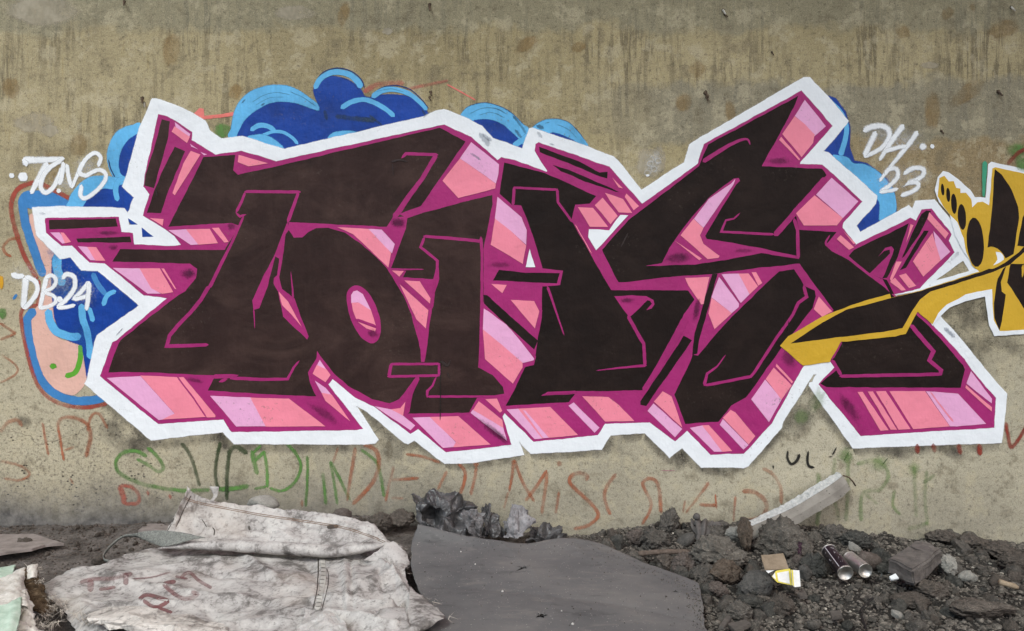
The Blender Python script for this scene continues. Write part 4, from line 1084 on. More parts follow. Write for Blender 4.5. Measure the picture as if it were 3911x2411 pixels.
# ------------------------------------------------------------------ materials of the litter
def sack_material(name='woven_plastic', lo=(124, 120, 116), hi=(196, 193, 188)):
    t = NT(name)
    p = t.pos()
    n = t.noise(p, 7, 5, 0.7)
    col = t.ramp(n, [(0.28, lin(*[int(c * 0.70) for c in lo])), (0.38, lin(*lo)), (0.45, lin(*[(a + 2 * b) // 3 for a, b in zip(lo, hi)])), (0.58, lin(*hi))])
    g = t.noise(t.pos((1, 1, 1)), 38, 4, 0.75)
    col = t.mix(t.ramp(g, [(0.34, 0.65), (0.46, 0.0)]), col, lin(98, 94, 90))
    # dark crease shade painted into the colour as thin warped lines
    wp = t.n('VectorMath', operation='ADD')
    t.l(p, wp.inputs[0])
    nz = t.n('TexNoise'); nz.inputs['Scale'].default_value = 9; nz.inputs['Detail'].default_value = 3
    t.l(p, nz.inputs['Vector'])
    sc_ = t.n('VectorMath', operation='SCALE'); sc_.inputs['Scale'].default_value = 0.16
    t.l(nz.outputs['Color'], sc_.inputs[0]); t.l(sc_.outputs[0], wp.inputs[1])
    for vs_, am in ((7.0, 0.6), (19.0, 0.4)):
        vo = t.n('TexVoronoi', feature='DISTANCE_TO_EDGE')
        vo.inputs['Scale'].default_value = vs_
        t.l(wp.outputs[0], vo.inputs['Vector'])
        ln_ = t.math('MULTIPLY', t.ramp(vo.outputs['Distance'], [(0.0, am), (0.045, 0.0)]), t.ramp(n, [(0.38, 1.0), (0.6, 0.15)]))
        col = t.mix(ln_, col, lin(88, 84, 80))
    col = t.mix(t.ramp(t.noise(p, 3.1, 2), [(0.54, 0.0), (0.7, 0.32)]), col, lin(176, 162, 148))
    h = t.math('ADD', t.math('MULTIPLY', g, 0.8), t.math('MULTIPLY', t.noise(p, 320, 1), 0.25))
    return t.set(col, 0.75, 0.25, t.bump(h, 0.5, 0.004))
SACK = sack_material()
SACKD = sack_material('woven_plastic_dirty', (120, 116, 112), (186, 182, 178))

def simple(name, stops, scale=20, rough=0.85, spec=0.2, bump=0.5, bscale=60, bdist=0.004, obj=False, detail=4):
    t = NT(name)
    p = t.pos((1, 1, 1), obj)
    n = t.noise(p, scale, detail, 0.7)
    col = t.ramp(n, [(q, lin(*c)) for q, c in stops])
    return t.set(col, rough, spec, t.bump(t.noise(p, bscale, 4, 0.7), bump, bdist))

def mat_material():
    t = NT('dusty_rubber')
    p = t.pos()
    n = t.noise(p, 2.6, 4, 0.6)
    col = t.ramp(n, [(0.3, lin(88, 88, 88)), (0.5, lin(102, 101, 100)), (0.7, lin(115, 113, 110))])
    s = t.noise(t.pos((1.0, 2.6, 1)), 6.5, 4, 0.7)
    col = t.mix(t.ramp(s, [(0.55, 0.0), (0.68, 0.5)]), col, lin(124, 120, 115))
    col = t.mix(t.ramp(s, [(0.30, 0.6), (0.43, 0.0)]), col, lin(72, 72, 72))
    sp = t.noise(p, 150, 1)
    col = t.mix(t.ramp(sp, [(0.72, 0.0), (0.76, 0.7)]), col, lin(196, 190, 182))
    return t.set(col, 0.72, 0.3, t.bump(t.noise(p, 26, 4, 0.65), 0.35, 0.004))
RUB = mat_material()
TARP = simple('grey_tarp', [(0.3, (44, 44, 44)), (0.5, (74, 73, 73)), (0.72, (112, 110, 110))], 14, 0.34, 0.5, 0.3, 40)
TARPM = simple('mid_tarp', [(0.3, (70, 69, 69)), (0.5, (102, 100, 100)), (0.72, (138, 136, 136))], 14, 0.4, 0.4, 0.3, 40)
TARPL = simple('pale_tarp', [(0.3, (96, 95, 95)), (0.5, (134, 132, 133)), (0.72, (168, 166, 167))], 14, 0.6, 0.35, 0.3, 40)

# ------------------------------------------------------------------ grey sheet in the middle
RX = [0, 1, 2, 3, 4, 5, 6, 7, 8]
rows = [
    [(1595, 2003, .165), (1700, 2030, .135), (1850, 2060, .105), (2000, 2076, .085), (2150, 2058, .095), (2300, 2080, .075), (2450, 2148, .045), (2580, 2193, .034), (2672, 2232, .026)],
    [(1572, 2080, .095), (1700, 2092, .085), (1850, 2110, .075), (2000, 2122, .070), (2150, 2116, .075), (2300, 2140, .060), (2450, 2190, .042), (2580, 2232, .032), (2677, 2265, .022)],
    [(1575, 2190, .050), (1700, 2195, .050), (1850, 2200, .052), (2000, 2205, .055), (2150, 2210, .055), (2300, 2228, .050), (2450, 2258, .040), (2580, 2285, .030), (2681, 2308, .020)],
    [(1620, 2310, .030), (1730, 2310, .034), (1860, 2312, .038), (2000, 2315, .042), (2150, 2320, .042), (2300, 2330, .040), (2450, 2345, .034), (2580, 2360, .028), (2690, 2378, .020)],
    [(1650, 2500, .020), (1760, 2500, .024), (1880, 2500, .028), (2010, 2500, .030), (2150, 2500, .030), (2300, 2500, .030), (2450, 2500, .028), (2580, 2500, .026), (2715, 2500, .022)]]
def mat_wr(p, a, b):
    e = 0.005 * math.exp(-abs(a - 0.30 - 0.22 * b + 0.02 * noise.noise(p * 5)) / 0.018) - 0.004 * math.exp(-abs(b - 0.58 - 0.18 * a + 0.02 * noise.noise(p * 4)) / 0.02) + 0.004 * math.exp(-abs(a - 0.80 + 0.15 * b) / 0.02)
    e += 0.004 * noise.noise(p * 4) + 0.0022 * ridge(p, 7) * max(0, noise.noise(p * 2.3) + 0.4)
    # rumpled patch at the back right
    q = math.exp(-((a - 0.62) / 0.10) ** 2 - ((b - 0.2) / 0.16) ** 2)
    return e + q * (0.010 * ridge(p, 11) + 0.006 * noise.noise(p * 22))
mt = thing('rubber_sheet', 'large dusty dark grey sheet lying flat in front of the wall', 'sheet', (0.3, -0.7, 0.03))
mo, MB_ = sheet('sheet_face', [[at_height(*q) for q in r] for r in rows], 110, 80, RUB, mt, mat_wr, 0.004, 0.004)
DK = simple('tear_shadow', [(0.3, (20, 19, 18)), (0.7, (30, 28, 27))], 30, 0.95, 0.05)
def tear(cx, cy, arms, core):
    """dark star painted on for the shade inside a tear, with small lifted lips"""
    pts = []
    for ang, ln in arms:
        pts += [(cx + core * math.cos(ang - 0.5), cy + 0.55 * core * math.sin(ang - 0.5)), (cx + ln * math.cos(ang), cy + 0.6 * ln * math.sin(ang))]
    vs = []
    for x, y in pts:
        loc, nor = cast(MB_, x, y)
        vs.append(loc + (nor if nor.z > 0 else -nor) * 0.0032)
    loc, nor = cast(MB_, cx, cy)
    c = loc + (nor if nor.z > 0 else -nor) * 0.003
    vs = [c] + vs
    n = len(pts)
    mesh_obj('rip_shade', vs, [(0, 1 + i, 1 + (i + 1) % n) for i in range(n)], DK, mt)
    for i in range(0, n, 2):
        a, b = vs[1 + i], vs[1 + (i + 2) % n]
        m = (a + b) / 2 + (a + b - c * 2) * 0.7 + Vector((0, 0.003, 0.008))
        mesh_obj('rip_lip', [a, b, m, (a + b) / 2 + Vector((0, 0, 0.001))], [(0, 3, 2), (3, 1, 2)], RUB, mt)
tear(2002, 2170, [(-0.5, 26), (2.5, 40), (3.4, 30), (0.8, 12)], 9)
tear(2068, 2354, [(-0.1, 26), (1.0, 18), (2.6, 26), (3.9, 20), (5.2, 14)], 10)
tear(2580, 2263, [(0.3, 14), (3.3, 16)], 4)
PEB = simple('white_speck', [(0.3, (170, 166, 158)), (0.7, (214, 210, 204))], 40)
for x, y, r in ((1815, 2158, 3), (1919, 2262, 4.5), (2145, 2337, 3), (2187, 2387, 5), (1760, 2110, 3)):
    loc, nor = cast(MB_, x, y)
    bm = bmesh.new()
    bmesh.ops.create_icosphere(bm, subdivisions=1, radius=r * S * 0.85)
    me = bpy.data.meshes.new('pebble')
    for v in bm.verts: v.co *= 1 + 0.3 * noise.noise(v.co * 300 + Vector((x, 0, 0)))
    bm.to_mesh(me); bm.free()
    me.materials.append(PEB)
    o = link(bpy.data.objects.new('pebble', me))
    o.location = loc + Vector((0, 0, 0.003))
    tag(o, 'tiny white pebble lying on the dark grey sheet', 'pebble', 'pebbles on the grey sheet')

# ------------------------------------------------------------------ the big sack
sk = thing('woven_sack', 'big dirty white woven sack, folded over with a stitched seam', 'sack', (-1.2, -0.75, 0.0))
low = [
    [(590, 2090, .065), (700, 2090, .060), (850, 2096, .055), (1000, 2100, .052), (1200, 2108, .050), (1350, 2104, .052), (1450, 2094, .06), (1530, 2082, .07)],
    [(420, 2148, .065), (600, 2140, .060), (800, 2150, .054), (1000, 2160, .050), (1200, 2165, .050), (1350, 2160, .054), (1470, 2150, .060), (1560, 2150, .060)],
    [(300, 2178, .060), (520, 2200, .066), (780, 2220, .060), (1000, 2230, .055), (1200, 2230, .060), (1350, 2225, .065), (1470, 2212, .062), (1548, 2190, .055)],
    [(165, 2235, .045), (450, 2270, .060), (750, 2300, .055), (1000, 2305, .045), (1200, 2305, .050), (1350, 2300, .055), (1480, 2290, .055), (1572, 2290, .045)],
    [(240, 2320, .040), (460, 2345, .055), (720, 2370, .050), (1000, 2370, .040), (1200, 2365, .045), (1350, 2360, .050), (1490, 2365, .050), (1572, 2352, .040)],
    [(330, 2470, .030), (480, 2480, .040), (720, 2490, .040), (1000, 2480, .030), (1200, 2470, .03), (1350, 2470, .035), (1500, 2470, .035), (1545, 2415, .03)]]
def fold(p, f, ax=1.0, ay=1.0, rot=0.0, s=0.0):
    """sharp valley creases between soft swells"""
    c, n_ = math.cos(rot), math.sin(rot)
    q = Vector(((p.x * c - p.y * n_) * ax, (p.x * n_ + p.y * c) * ay, p.z * 0.7)) * f + Vector((s, s * 0.7, 0))
    q += Vector((noise.noise(q * 0.7), noise.noise(q * 0.7 + Vector((5, 3, 1))), 0)) * 0.6
    return abs(noise.noise(q)) * 2
_lat = {}
def facet(a, b, n, m, seed, p):
    """creased surface: random heights on a warped lattice, joined by flat triangles"""
    a = a + 0.9 / n * noise.noise(p * 5 + Vector((seed, 0, 0)))
    b = b + 0.9 / m * noise.noise(p * 5 + Vector((0, seed, 4)))
    x, y = a * n + 2, b * m + 2
    i, j = int(math.floor(x)), int(math.floor(y))
    fx, fy = x - i, y - j
    def h(i_, j_):
        k = (i_, j_, seed)
        if k not in _lat:
            _lat[k] = random.Random(i_ * 7919 + j_ * 104729 + int(seed * 1000)).uniform(-1, 1)
        return _lat[k]
    if (i + j) % 2:
        if fx + fy <= 1: return h(i, j) + (h(i + 1, j) - h(i, j)) * fx + (h(i, j + 1) - h(i, j)) * fy
        return h(i + 1, j + 1) + (h(i, j + 1) - h(i + 1, j + 1)) * (1 - fx) + (h(i + 1, j) - h(i + 1, j + 1)) * (1 - fy)
    if fx >= fy: return h(i, j) + (h(i + 1, j) - h(i, j)) * fx + (h(i + 1, j + 1) - h(i + 1, j)) * fy
    return h(i, j) + (h(i + 1, j + 1) - h(i, j + 1)) * fx + (h(i, j + 1) - h(i, j)) * fy
CREASE = [(.08, .42, .45, .60, .022, .04), (.45, .60, .88, .72, .024, .04), (.03, .74, .36, .56, .016, .03), (.36, .08, .50, .46, .018, .03), (.54, .08, .60, .52, -.016, .03), (.60, .52, .96, .36, .018, .03),
          (.80, .12, .99, .62, .020, .035), (.22, .26, .48, .40, -.016, .03), (.50, .76, .97, .95, .024, .04), (.12, .86, .62, .84, .022, .04), (.675, .04, .69, .78, .012, .016), (.70, .04, .715, .78, -.010, .010),
          (.14, .30, .34, .16, .014, .025), (.72, .45, .92, .20, -.012, .02), (.75, .85, .98, .60, .016, .025), (.30, .62, .40, .95, -.012, .025)]
def low_wr(p, a, b):
    w = 0.014 * facet(a, b, 8, 5, 1.0, p) + 0.006 * facet(a, b, 19, 11, 2.0, p) + 0.0018 * facet(a, b, 50, 28, 3.0, p)
    for a0, b0, a1, b1, am, wd in CREASE:
        dx, dy = (a1 - a0) * 1.6, b1 - b0
        t = max(0.0, min(1.0, ((a - a0) * 1.6 * dx + (b - b0) * dy) / (dx * dx + dy * dy)))
        d = math.hypot((a - a0) * 1.6 - dx * t, b - b0 - dy * t) + 0.012 * noise.noise(p * 14)
        w += am * math.exp(-abs(d) / wd) * (0.25 + 0.75 * math.sin(math.pi * min(1, max(0, t)) * 0.9 + 0.15))
    return 1.5 * w * min(1.0, 0.3 + b * 5)
lo_o, LB = sheet('lower_panel', [[at_height(*q) for q in r] for r in low], 170, 110, SACK, sk, low_wr, 0.011, 0.001,
                 keep=lambda a, b: not (b > 0.80 + 0.05 * math.sin(a * 60) and 0.10 < a < 0.30))
up_ = [
    [(715, 1860, .40), (742, 1884, .39), (830, 1914, .37), (1000, 1938, .35), (1150, 1955, .35), (1300, 1968, .37), (1430, 2012, .42), (1492, 2070, .49)],
    [(688, 1925, .44), (725, 1945, .42), (840, 1975, .41), (1000, 1996, .40), (1150, 2008, .41), (1300, 2018, .44), (1430, 2044, .48), (1495, 2078, .52)],
    [(655, 1995, .48), (705, 2012, .46), (850, 2034, .45), (1000, 2042, .46), (1150, 2050, .47), (1300, 2052, .49), (1430, 2064, .51), (1496, 2084, .54)],
    [(618, 2075, .53), (690, 2078, .53), (850, 2082, .53), (1000, 2088, .535), (1150, 2095, .54), (1300, 2096, .545), (1430, 2088, .55), (1496, 2090, .56)]]
def up_wr(p, a, b):
    return (0.011 * facet(a, b, 12, 4, 11.0, p) + 0.006 * facet(a, b, 26, 8, 12.0, p) + 0.002 * facet(a, b, 60, 18, 13.0, p)) * (1.0 if b < 0.8 else 0.5)
up_o, UB = sheet('upper_panel', [[at_depth(*q) for q in r] for r in up_], 150, 60, SACK, sk, up_wr, 0.007, 0.0015)
# the rolled fold that crosses the sack
ctl = [(600, 2096, .545, 2), (660, 2088, .55, 9), (760, 2084, .555, 17), (900, 2086, .56, 25), (1020, 2092, .565, 27), (1150, 2099, .57, 27), (1250, 2106, .575, 27), (1340, 2100, .575, 23), (1430, 2088, .575, 15), (1490, 2074, .57, 4)]
path = catmull([(q[0], q[1], q[2], q[3]) for q in ctl], False, 12)
tube('rolled_fold', [at_depth(q[0], q[1], q[2]) for q in path], [max(0.002, float(q[3]) * S * 0.86) for q in path], SACK, sk, 16, 0.16, 0.85)
# stitching: two brown thread lines along the hem
THR = simple('brown_thread', [(0.3, (96, 74, 58)), (0.7, (150, 124, 100))], 60, 0.9)
for off in (-3, 3):
    decal('stitch_line', paint('thread', (122, 98, 78), 0.0, soft=True), UB, 'a ' + ' '.join('%.1f %.1f' % ((x) * 2.453, (y + off - 1811) * 2.453) for x, y in
          ((705, 1902), (740, 1916), (830, 1936), (1000, 1968), (1150, 1990), (1300, 2014), (1400, 2044), (1480, 2076))), 7, sk, 0.3)
SEAM = paint('seam_dark', (74, 68, 62), 0.0, soft=True)
decal('edge_seam', SEAM, UB, 'a 1735 150 1690 260 1620 440 1545 570', (16, 10), sk, 0.5)
decal('edge_seam', SEAM, UB, 'a 1790 200 1720 340 1650 500', (10, 14), sk, 0.5)
for s, w in (('a 1990 500 2010 530 2005 580', 14), ('b 370 485 378 530', 26), ('b 1100 500 1210 490', 46), ('a 1890 420 1940 500', 10)):
    decal('hole', SEAM, UB, s, w, sk, 0.4)
# raised strap seam on the lower right panel
for s, w in (('b 1020 790 1020 920 1005 1100 970 1270', (14, 10)), ('b 1100 890 1115 960 1100 1100 1050 1280', 9)):
    decal('edge_seam', SEAM, LB, s, w, sk, 0.4)
decal('seam_tape', paint('seam_tape', (186, 182, 174), 0.2, soft=True), LB, 'b 1060 800 1070 940 1050 1100 1008 1280', (50, 56), sk, 0.2, 0.0035)
for i in range(12):
    y = 850 + i * 36
    xx = 1065 - max(0, y - 950) * 0.16
    decal('seam_stitch', SEAM, LB, 'b %.0f %.0f %.0f %.0f' % (xx - 22, y, xx + 26, y + 4), 5, sk, 0.4, 0.005)
# printed lettering, faded red
PRT = paint('faded_print', (138, 92, 92), 0.6, soft=True, alpha=0.62, var=0.15)
for s, w in (('a 745 1022 870 990 1050 980 1240 935', 44), ('a 850 985 848 1108', 74), ('a 1178 925 1180 1045', 60), ('a 925 1085 1085 1062', 36), ('a 1245 985 1420 970 1600 920', 16),
             ('a 1690 975 1770 925 1860 1000 1985 1072', 38), ('a 1650 1010 1545 1030 1590 1090 1700 1165 1800 1160 1850 1130 1790 1105', 46), ('a 1300 1180 1370 1135 1480 1160 1570 1195 1450 1250 1340 1182', 44), ('a 1440 1240 1615 1302', 36), ('a 1640 960 1760 985', 26)):
    decal('faded_print', PRT, LB, s, w, sk, 0.35)
# grey webbing loop at the left end
WEB = simple('grey_webbing', [(0.3, (86, 88, 84)), (0.5, (122, 124, 118)), (0.7, (150, 151, 145))], 160, 0.85, 0.2, 0.5, 300, 0.002)
def band(name, pts, w, mat, parent):
    P = [at_depth(*q[:3]) for q in catmull(pts, False, 8)]
    W = [float(q[3]) for q in catmull([tuple(p) for p in pts], False, 8)]
    vs, fs = [], []
    for i, p in enumerate(P):
        d = (P[min(i + 1, len(P) - 1)] - P[max(i - 1, 0)]).normalized()
        b = Vector((0, -0.35, 1)) - d * d.dot(Vector((0, -0.35, 1)))
        b = b.normalized() * W[i] * S * 0.45
        vs += [p - b, p + b]
        if i: fs.append((2 * i - 2, 2 * i - 1, 2 * i + 1, 2 * i))
    o = mesh_obj(name, vs, fs, mat, parent, True)
    md = o.modifiers.new('t', 'SOLIDIFY'); md.thickness = 0.002
    return o
band('webbing_loop', [(560, 2050, .47, 16), (510, 2046, .45, 14), (470, 2050, .43, 9), (432, 2078, .44, 11), (402, 2112, .50, 12), (398, 2138, .55, 13), (440, 2148, .59, 13), (500, 2158, .62, 9), (580, 2190, .70, 7)], 1, WEB, sk)
sheet('webbing_flap', [[at_depth(*q) for q in r] for r in ([(505, 2040, .46), (590, 2026, .49), (680, 2032, .53), (785, 2055, .57)], [(540, 2056, .475), (600, 2056, .51), (680, 2056, .55), (740, 2062, .57)], [(580, 2072, .49), (612, 2085, .53), (640, 2086, .56), (690, 2076, .575)])], 30, 16, WEB, sk, lambda p, a, b: .003 * ridge(p, 16), .003, .002)
# loose torn corner flaps
corner = [[(1562, 2245, .035), (1620, 2290, .03), (1700, 2355, .028)], [(1560, 2320, .04), (1610, 2340, .042), (1690, 2368, .032)], [(1540, 2400, .03), (1590, 2392, .036), (1660, 2380, .03)], [(1520, 2440, .02), (1560, 2430, .024), (1600, 2411, .02)]]
sheet('torn_corner', [[at_height(q[0], q[1], q[2] + 0.03) for q in r] for r in corner], 36, 36, SACK, sk, lambda p, a, b: 0.006 * ridge(p, 9) + 0.003 * ridge(p, 22), 0.006, 0.0015)
fl = [[(1430, 2350, .07), (1480, 2330, .085), (1545, 2330, .08)], [(1400, 2400, .05), (1470, 2375, .075), (1560, 2385, .07)], [(1360, 2450, .03), (1470, 2440, .05), (1580, 2440, .05)]]
sheet('torn_corner', [[at_height(*q) for q in r] for r in fl], 36, 30, SACKD, sk, lambda p, a, b: 0.008 * ridge(p, 8) + 0.003 * ridge(p, 22), 0.006, 0.0015)
flp = [[(1478, 2070, .57), (1510, 2074, .57), (1550, 2110, .58)], [(1440, 2110, .6), (1500, 2115, .61), (1562, 2150, .62)], [(1380, 2145, .62), (1460, 2150, .63), (1560, 2180, .66)]]
sheet('side_flap', [[at_depth(*q) for q in r] for r in flp], 30, 24, SACKD, sk, lambda p, a, b: 0.005 * ridge(p, 12) + 0.003 * ridge(p, 25), 0.008, 0.0015)
tabp = [[(800, 1858, .39), (836, 1860, .39)], [(815, 1890, .385), (832, 1892, .385)], [(800, 1915, .39), (815, 1917, .39)]]
sheet('loose_tab', [[at_depth(*q) for q in r] for r in tabp], 6, 10, SACK, sk, None, 0.002, 0.0012)
# frayed threads along the torn ends
FIB = simple('pale_fibre', [(0.3, (150, 142, 130)), (0.7, (214, 206, 194))], 40)
FIBB = simple('brown_fibre', [(0.3, (60, 48, 36)), (0.7, (120, 102, 82))], 40)
def fibres(name, spots, n, ln, mat, parent, seed, up=(0, -0.3, 0.8), w=0.0012):
    rng = random.Random(seed)
    vs, fs = [], []
    for _ in range(n):
        p = Vector(rng.choice(spots)) + Vector((rng.uniform(-.02, .02), rng.uniform(-.015, .015), rng.uniform(-.008, .01)))
        d = (Vector(up) + Vector((rng.uniform(-1, 1), rng.uniform(-1, 1), rng.uniform(-.6, .6)))).normalized()
        L = ln * rng.uniform(0.4, 1.2)
        s = d.cross(Vector((rng.uniform(-1, 1), rng.uniform(-1, 1), 1))).normalized() * w * rng.uniform(.6, 1.6)
        bend = Vector((rng.uniform(-1, 1), rng.uniform(-1, 1), rng.uniform(-1.2, .3))) * L * 0.3
        b = len(vs)
        vs += [p - s, p + s, p + d * L * .5 + bend * .4 - s * .8, p + d * L * .5 + bend * .4 + s * .8, p + d * L + bend]
        fs += [(b, b + 1, b + 3, b + 2), (b + 2, b + 3, b + 4)]
    o = mesh_obj(name, vs, fs, mat, parent)
    o['kind'] = 'stuff'
    return o
fibres('loose_threads', [at_height(x, y, .05) for x, y in ((1560, 2150), (1560, 2190), (1575, 2290), (1572, 2350), (1640, 2300), (1700, 2360), (1500, 2080), (1540, 2100))], 60, 0.035, FIB, sk, 3, (0.7, -0.2, 0.3), 0.0007)
fibres('loose_threads', [at_height(x, y, .05) for x, y in ((250, 2330), (300, 2345), (230, 2300), (340, 2370), (200, 2380), (170, 2400))], 160, 0.05, FIB, sk, 4, (0.2, -0.3, -0.2), 0.0009)

def crumpled(name, label, cat, ctrl, n, m, mat, f, amp, seed=0.0, thick=0.0012, depth=True, group=None):
    """thin plastic: a net folded into hard facets at two scales, flat shaded"""
    P = [[(at_depth if depth else at_height)(*q) for q in r] for r in ctrl]
    flat_ = [v for r in P for v in r]
    c = sum(flat_, Vector()) / len(flat_)
    root = thing(name, label, cat, (c.x, c.y, min(v.z for v in flat_)), group)
    rg = random.Random(int(seed * 10) + 5)
    nc, mc = max(6, n // 5), max(6, m // 5)
    G = net_surface(P, nc, mc)
    for j in range(mc):
        for i in range(nc):
            e = 1.1 if i in (0, nc - 1) or j in (0, mc - 1) else 1.0
            G[j, i] += np.array([rg.uniform(-1, 1) * 0.7, rg.uniform(-1, 1) * 1.3, rg.uniform(-1, 1) * 0.8]) * amp * e
    K_ = 4
    N_, M_2 = (nc - 1) * K_ + 1, (mc - 1) * K_ + 1
    V_ = []
    for j in range(M_2):
        for i in range(N_):
            a_, b_2 = min(i // K_, nc - 2), min(j // K_, mc - 2)
            fx, fy = i / K_ - a_, j / K_ - b_2
            if fx + fy <= 1:
                q = G[b_2, a_] + (G[b_2, a_ + 1] - G[b_2, a_]) * fx + (G[b_2 + 1, a_] - G[b_2, a_]) * fy
            else:
                q = G[b_2 + 1, a_ + 1] + (G[b_2 + 1, a_] - G[b_2 + 1, a_ + 1]) * (1 - fx) + (G[b_2, a_ + 1] - G[b_2 + 1, a_ + 1]) * (1 - fy)
            V_.append(tuple(q + np.array([rg.uniform(-1, 1), rg.uniform(-1, 1), rg.uniform(-1, 1)]) * amp * 0.12))
    F_ = []
    for j in range(M_2 - 1):
        for i in range(N_ - 1):
            q = j * N_ + i
            F_ += [(q, q + 1, q + N_), (q + 1, q + N_ + 1, q + N_)]
    o = mesh_obj('crumpled_sheet', V_, F_, mat, root)
    md = o.modifiers.new('thickness', 'SOLIDIFY'); md.thickness = thick
    return root, None
crumpled('plastic_wrap', 'crinkled clear-white plastic scrap on the front of the sack', 'plastic wrap',
         [[(1165, 2335, .075), (1240, 2340, .085), (1290, 2350, .085)], [(1160, 2370, .075), (1240, 2365, .09), (1320, 2385, .085)], [(1130, 2420, .065), (1230, 2420, .08), (1330, 2420, .07)], [(1120, 2470, .05), (1230, 2470, .06), (1330, 2470, .05)]],
         44, 40, simple('clear_plastic', [(0.3, (150, 148, 144)), (0.7, (214, 211, 206))], 16, 0.4, 0.5, 0.4, 40), 26, 0.010, 2.0, depth=False)
crumpled('folded_sack', 'brownish folded sack end lying along the bottom left edge', 'sack',
         [[(360, 2335, .075), (500, 2318, .085), (660, 2340, .085), (860, 2385, .07)], [(330, 2370, .08), (480, 2365, .10), (660, 2385, .095), (880, 2425, .07)], [(380, 2395, .06), (520, 2415, .075), (680, 2440, .07), (900, 2470, .05)]],
         50, 25, sack_material('woven_plastic_tan', (150, 143, 136), (214, 208, 200)), 9, 0.010, 5.0, depth=False)

# grey tarps bunched against the wall behind the sheet
def draped(name, label, cat, ctrl, n, m, mat, f, amp, seed=0.0):
    """thin plastic sheeting: long hard folds running down from a bunched top edge"""
    P = [[at_depth(*q) for q in r] for r in ctrl]
    flat_ = [v for r in P for v in r]
    c = sum(flat_, Vector()) / len(flat_)
    root = thing(name, label, cat, (c.x, c.y, min(v.z for v in flat_)))
    def wr(p, a, b):
        s_ = a * f + 0.9 * b + 0.5 * noise.noise(p * 9 + Vector((seed, 0, 0)))
        tri = abs((s_ % 1.0) - 0.5) * 2                      # saw-tooth pleats with sharp ridges
        return amp * (1.1 * (tri - 0.5) + 0.8 * facet(a, b, 5, 4, 40 + seed, p) + 0.35 * facet(a, b, 13, 9, 60 + seed, p) + 0.12 * facet(a, b, 30, 20, 80 + seed, p))
    sheet('creased_sheet', P, n * 2, m * 2, mat, root, wr, 0.010, 0.001, False)
    return root, None
draped('crumpled_tarp', 'crumpled dark grey tarpaulin bunched at the wall, fold of it draped over', 'tarpaulin',
         [[(1565, 1885, .10), (1640, 1882, .12), (1730, 1888, .12), (1785, 1900, .10), (1812, 1930, .08)], [(1580, 1915, .17), (1650, 1930, .20), (1720, 1945, .19), (1785, 1935, .15), (1815, 1950, .10)],
          [(1590, 1955, .18), (1650, 1985, .16), (1720, 1975, .20), (1790, 1970, .16), (1830, 1975, .12)], [(1610, 2000, .22), (1660, 2005, .24), (1730, 2015, .24), (1800, 2020, .2), (1850, 2030, .16)], [(1625, 2030, .25), (1680, 2040, .27), (1740, 2050, .27), (1810, 2055, .24), (1860, 2060, .2)]],
         54, 44, TARP, 3.4, 0.034, 1.0)
draped('crumpled_tarp', 'small grey folded plastic flap standing at the sheet edge', 'tarpaulin',
         [[(1765, 1960, .24), (1810, 1945, .25), (1850, 1960, .22)], [(1768, 1995, .28), (1815, 1990, .29), (1852, 1995, .24)], [(1800, 2040, .29), (1830, 2045, .29), (1845, 2050, .26)]], 30, 26, TARPM, 1.8, 0.020, 3.0)
draped('crumpled_tarp', 'narrow dark plastic fold standing against the wall behind the sheet', 'tarpaulin',
         [[(1840, 1945, .12), (1868, 1926, .11), (1895, 1950, .10)], [(1850, 1990, .16), (1875, 1980, .17), (1915, 1990, .13)], [(1850, 2045, .22), (1880, 2050, .22), (1930, 2050, .18)]], 30, 30, TARP, 1.9, 0.024, 8.0)
draped('crumpled_tarp', 'pale grey upright plastic scrap with a pointed top by the wall', 'tarpaulin',
         [[(1935, 1990, .15), (1952, 1926, .14), (2000, 1945, .13), (2028, 1980, .12)], [(1925, 2010, .18), (1960, 1985, .2), (2005, 1990, .19), (2032, 2000, .15)], [(1930, 2050, .21), (1965, 2055, .24), (1990, 2050, .23), (2010, 2030, .18)]], 34, 30, TARPL, 1.7, 0.022, 4.0)
draped('crumpled_tarp', 'low dark grey plastic scraps behind the middle of the sheet', 'tarpaulin',
         [[(2030, 2020, .10), (2070, 2005, .09), (2120, 2010, .08), (2150, 2035, .07)], [(2025, 2045, .15), (2075, 2040, .17), (2125, 2045, .14), (2155, 2055, .10)], [(2000, 2070, .2), (2075, 2070, .2), (2130, 2068, .18), (2160, 2066, .15)]], 34, 26, TARP, 2.6, 0.026, 6.0)

# ------------------------------------------------------------------ rocks and rubble
def rock_mesh(name, seed, sub=3, amp=0.35, freq=1.6, cuts=5, fine=0.10, mat=None, crust=0.0):
    rng = random.Random(seed)
    if sub == 4: sub = 5
    if crust: crust *= 1.25; fine *= 1.25
    bm = bmesh.new()
    bmesh.ops.create_icosphere(bm, subdivisions=sub, radius=1.0)
    planes = []
    for _ in range(cuts):
        n = Vector((rng.uniform(-1, 1), rng.uniform(-1, 1), rng.uniform(-1, 1))).normalized()
        planes.append((n, rng.uniform(0.55, 0.85)))
    off = Vector((seed * 3.1, seed * 1.7, seed * 0.9))
    for v in bm.verts:
        p = v.co.copy()
        for n, d in planes:
            k = p.dot(n)
            if k > d:
                p -= n * (k - d) * 0.92
        q = v.co + off
        p *= 1 + amp * noise.noise(q * freq) + amp * 0.5 * noise.noise(q * freq * 2.3) + fine * noise.noise(q * freq * 5) + fine * 0.8 * noise.noise(q * freq * 10)
        if crust:
            p *= 1 + crust * (ridge(q, 3.1) * 0.6 + ridge(q, 7.0) * 0.4)
        v.co = p
    me = bpy.data.meshes.new(name)
    bm.to_mesh(me); bm.free()
    me.polygons.foreach_set('use_smooth', [sub >= 3] * len(me.polygons))
    if mat: me.materials.append(mat)
    return me

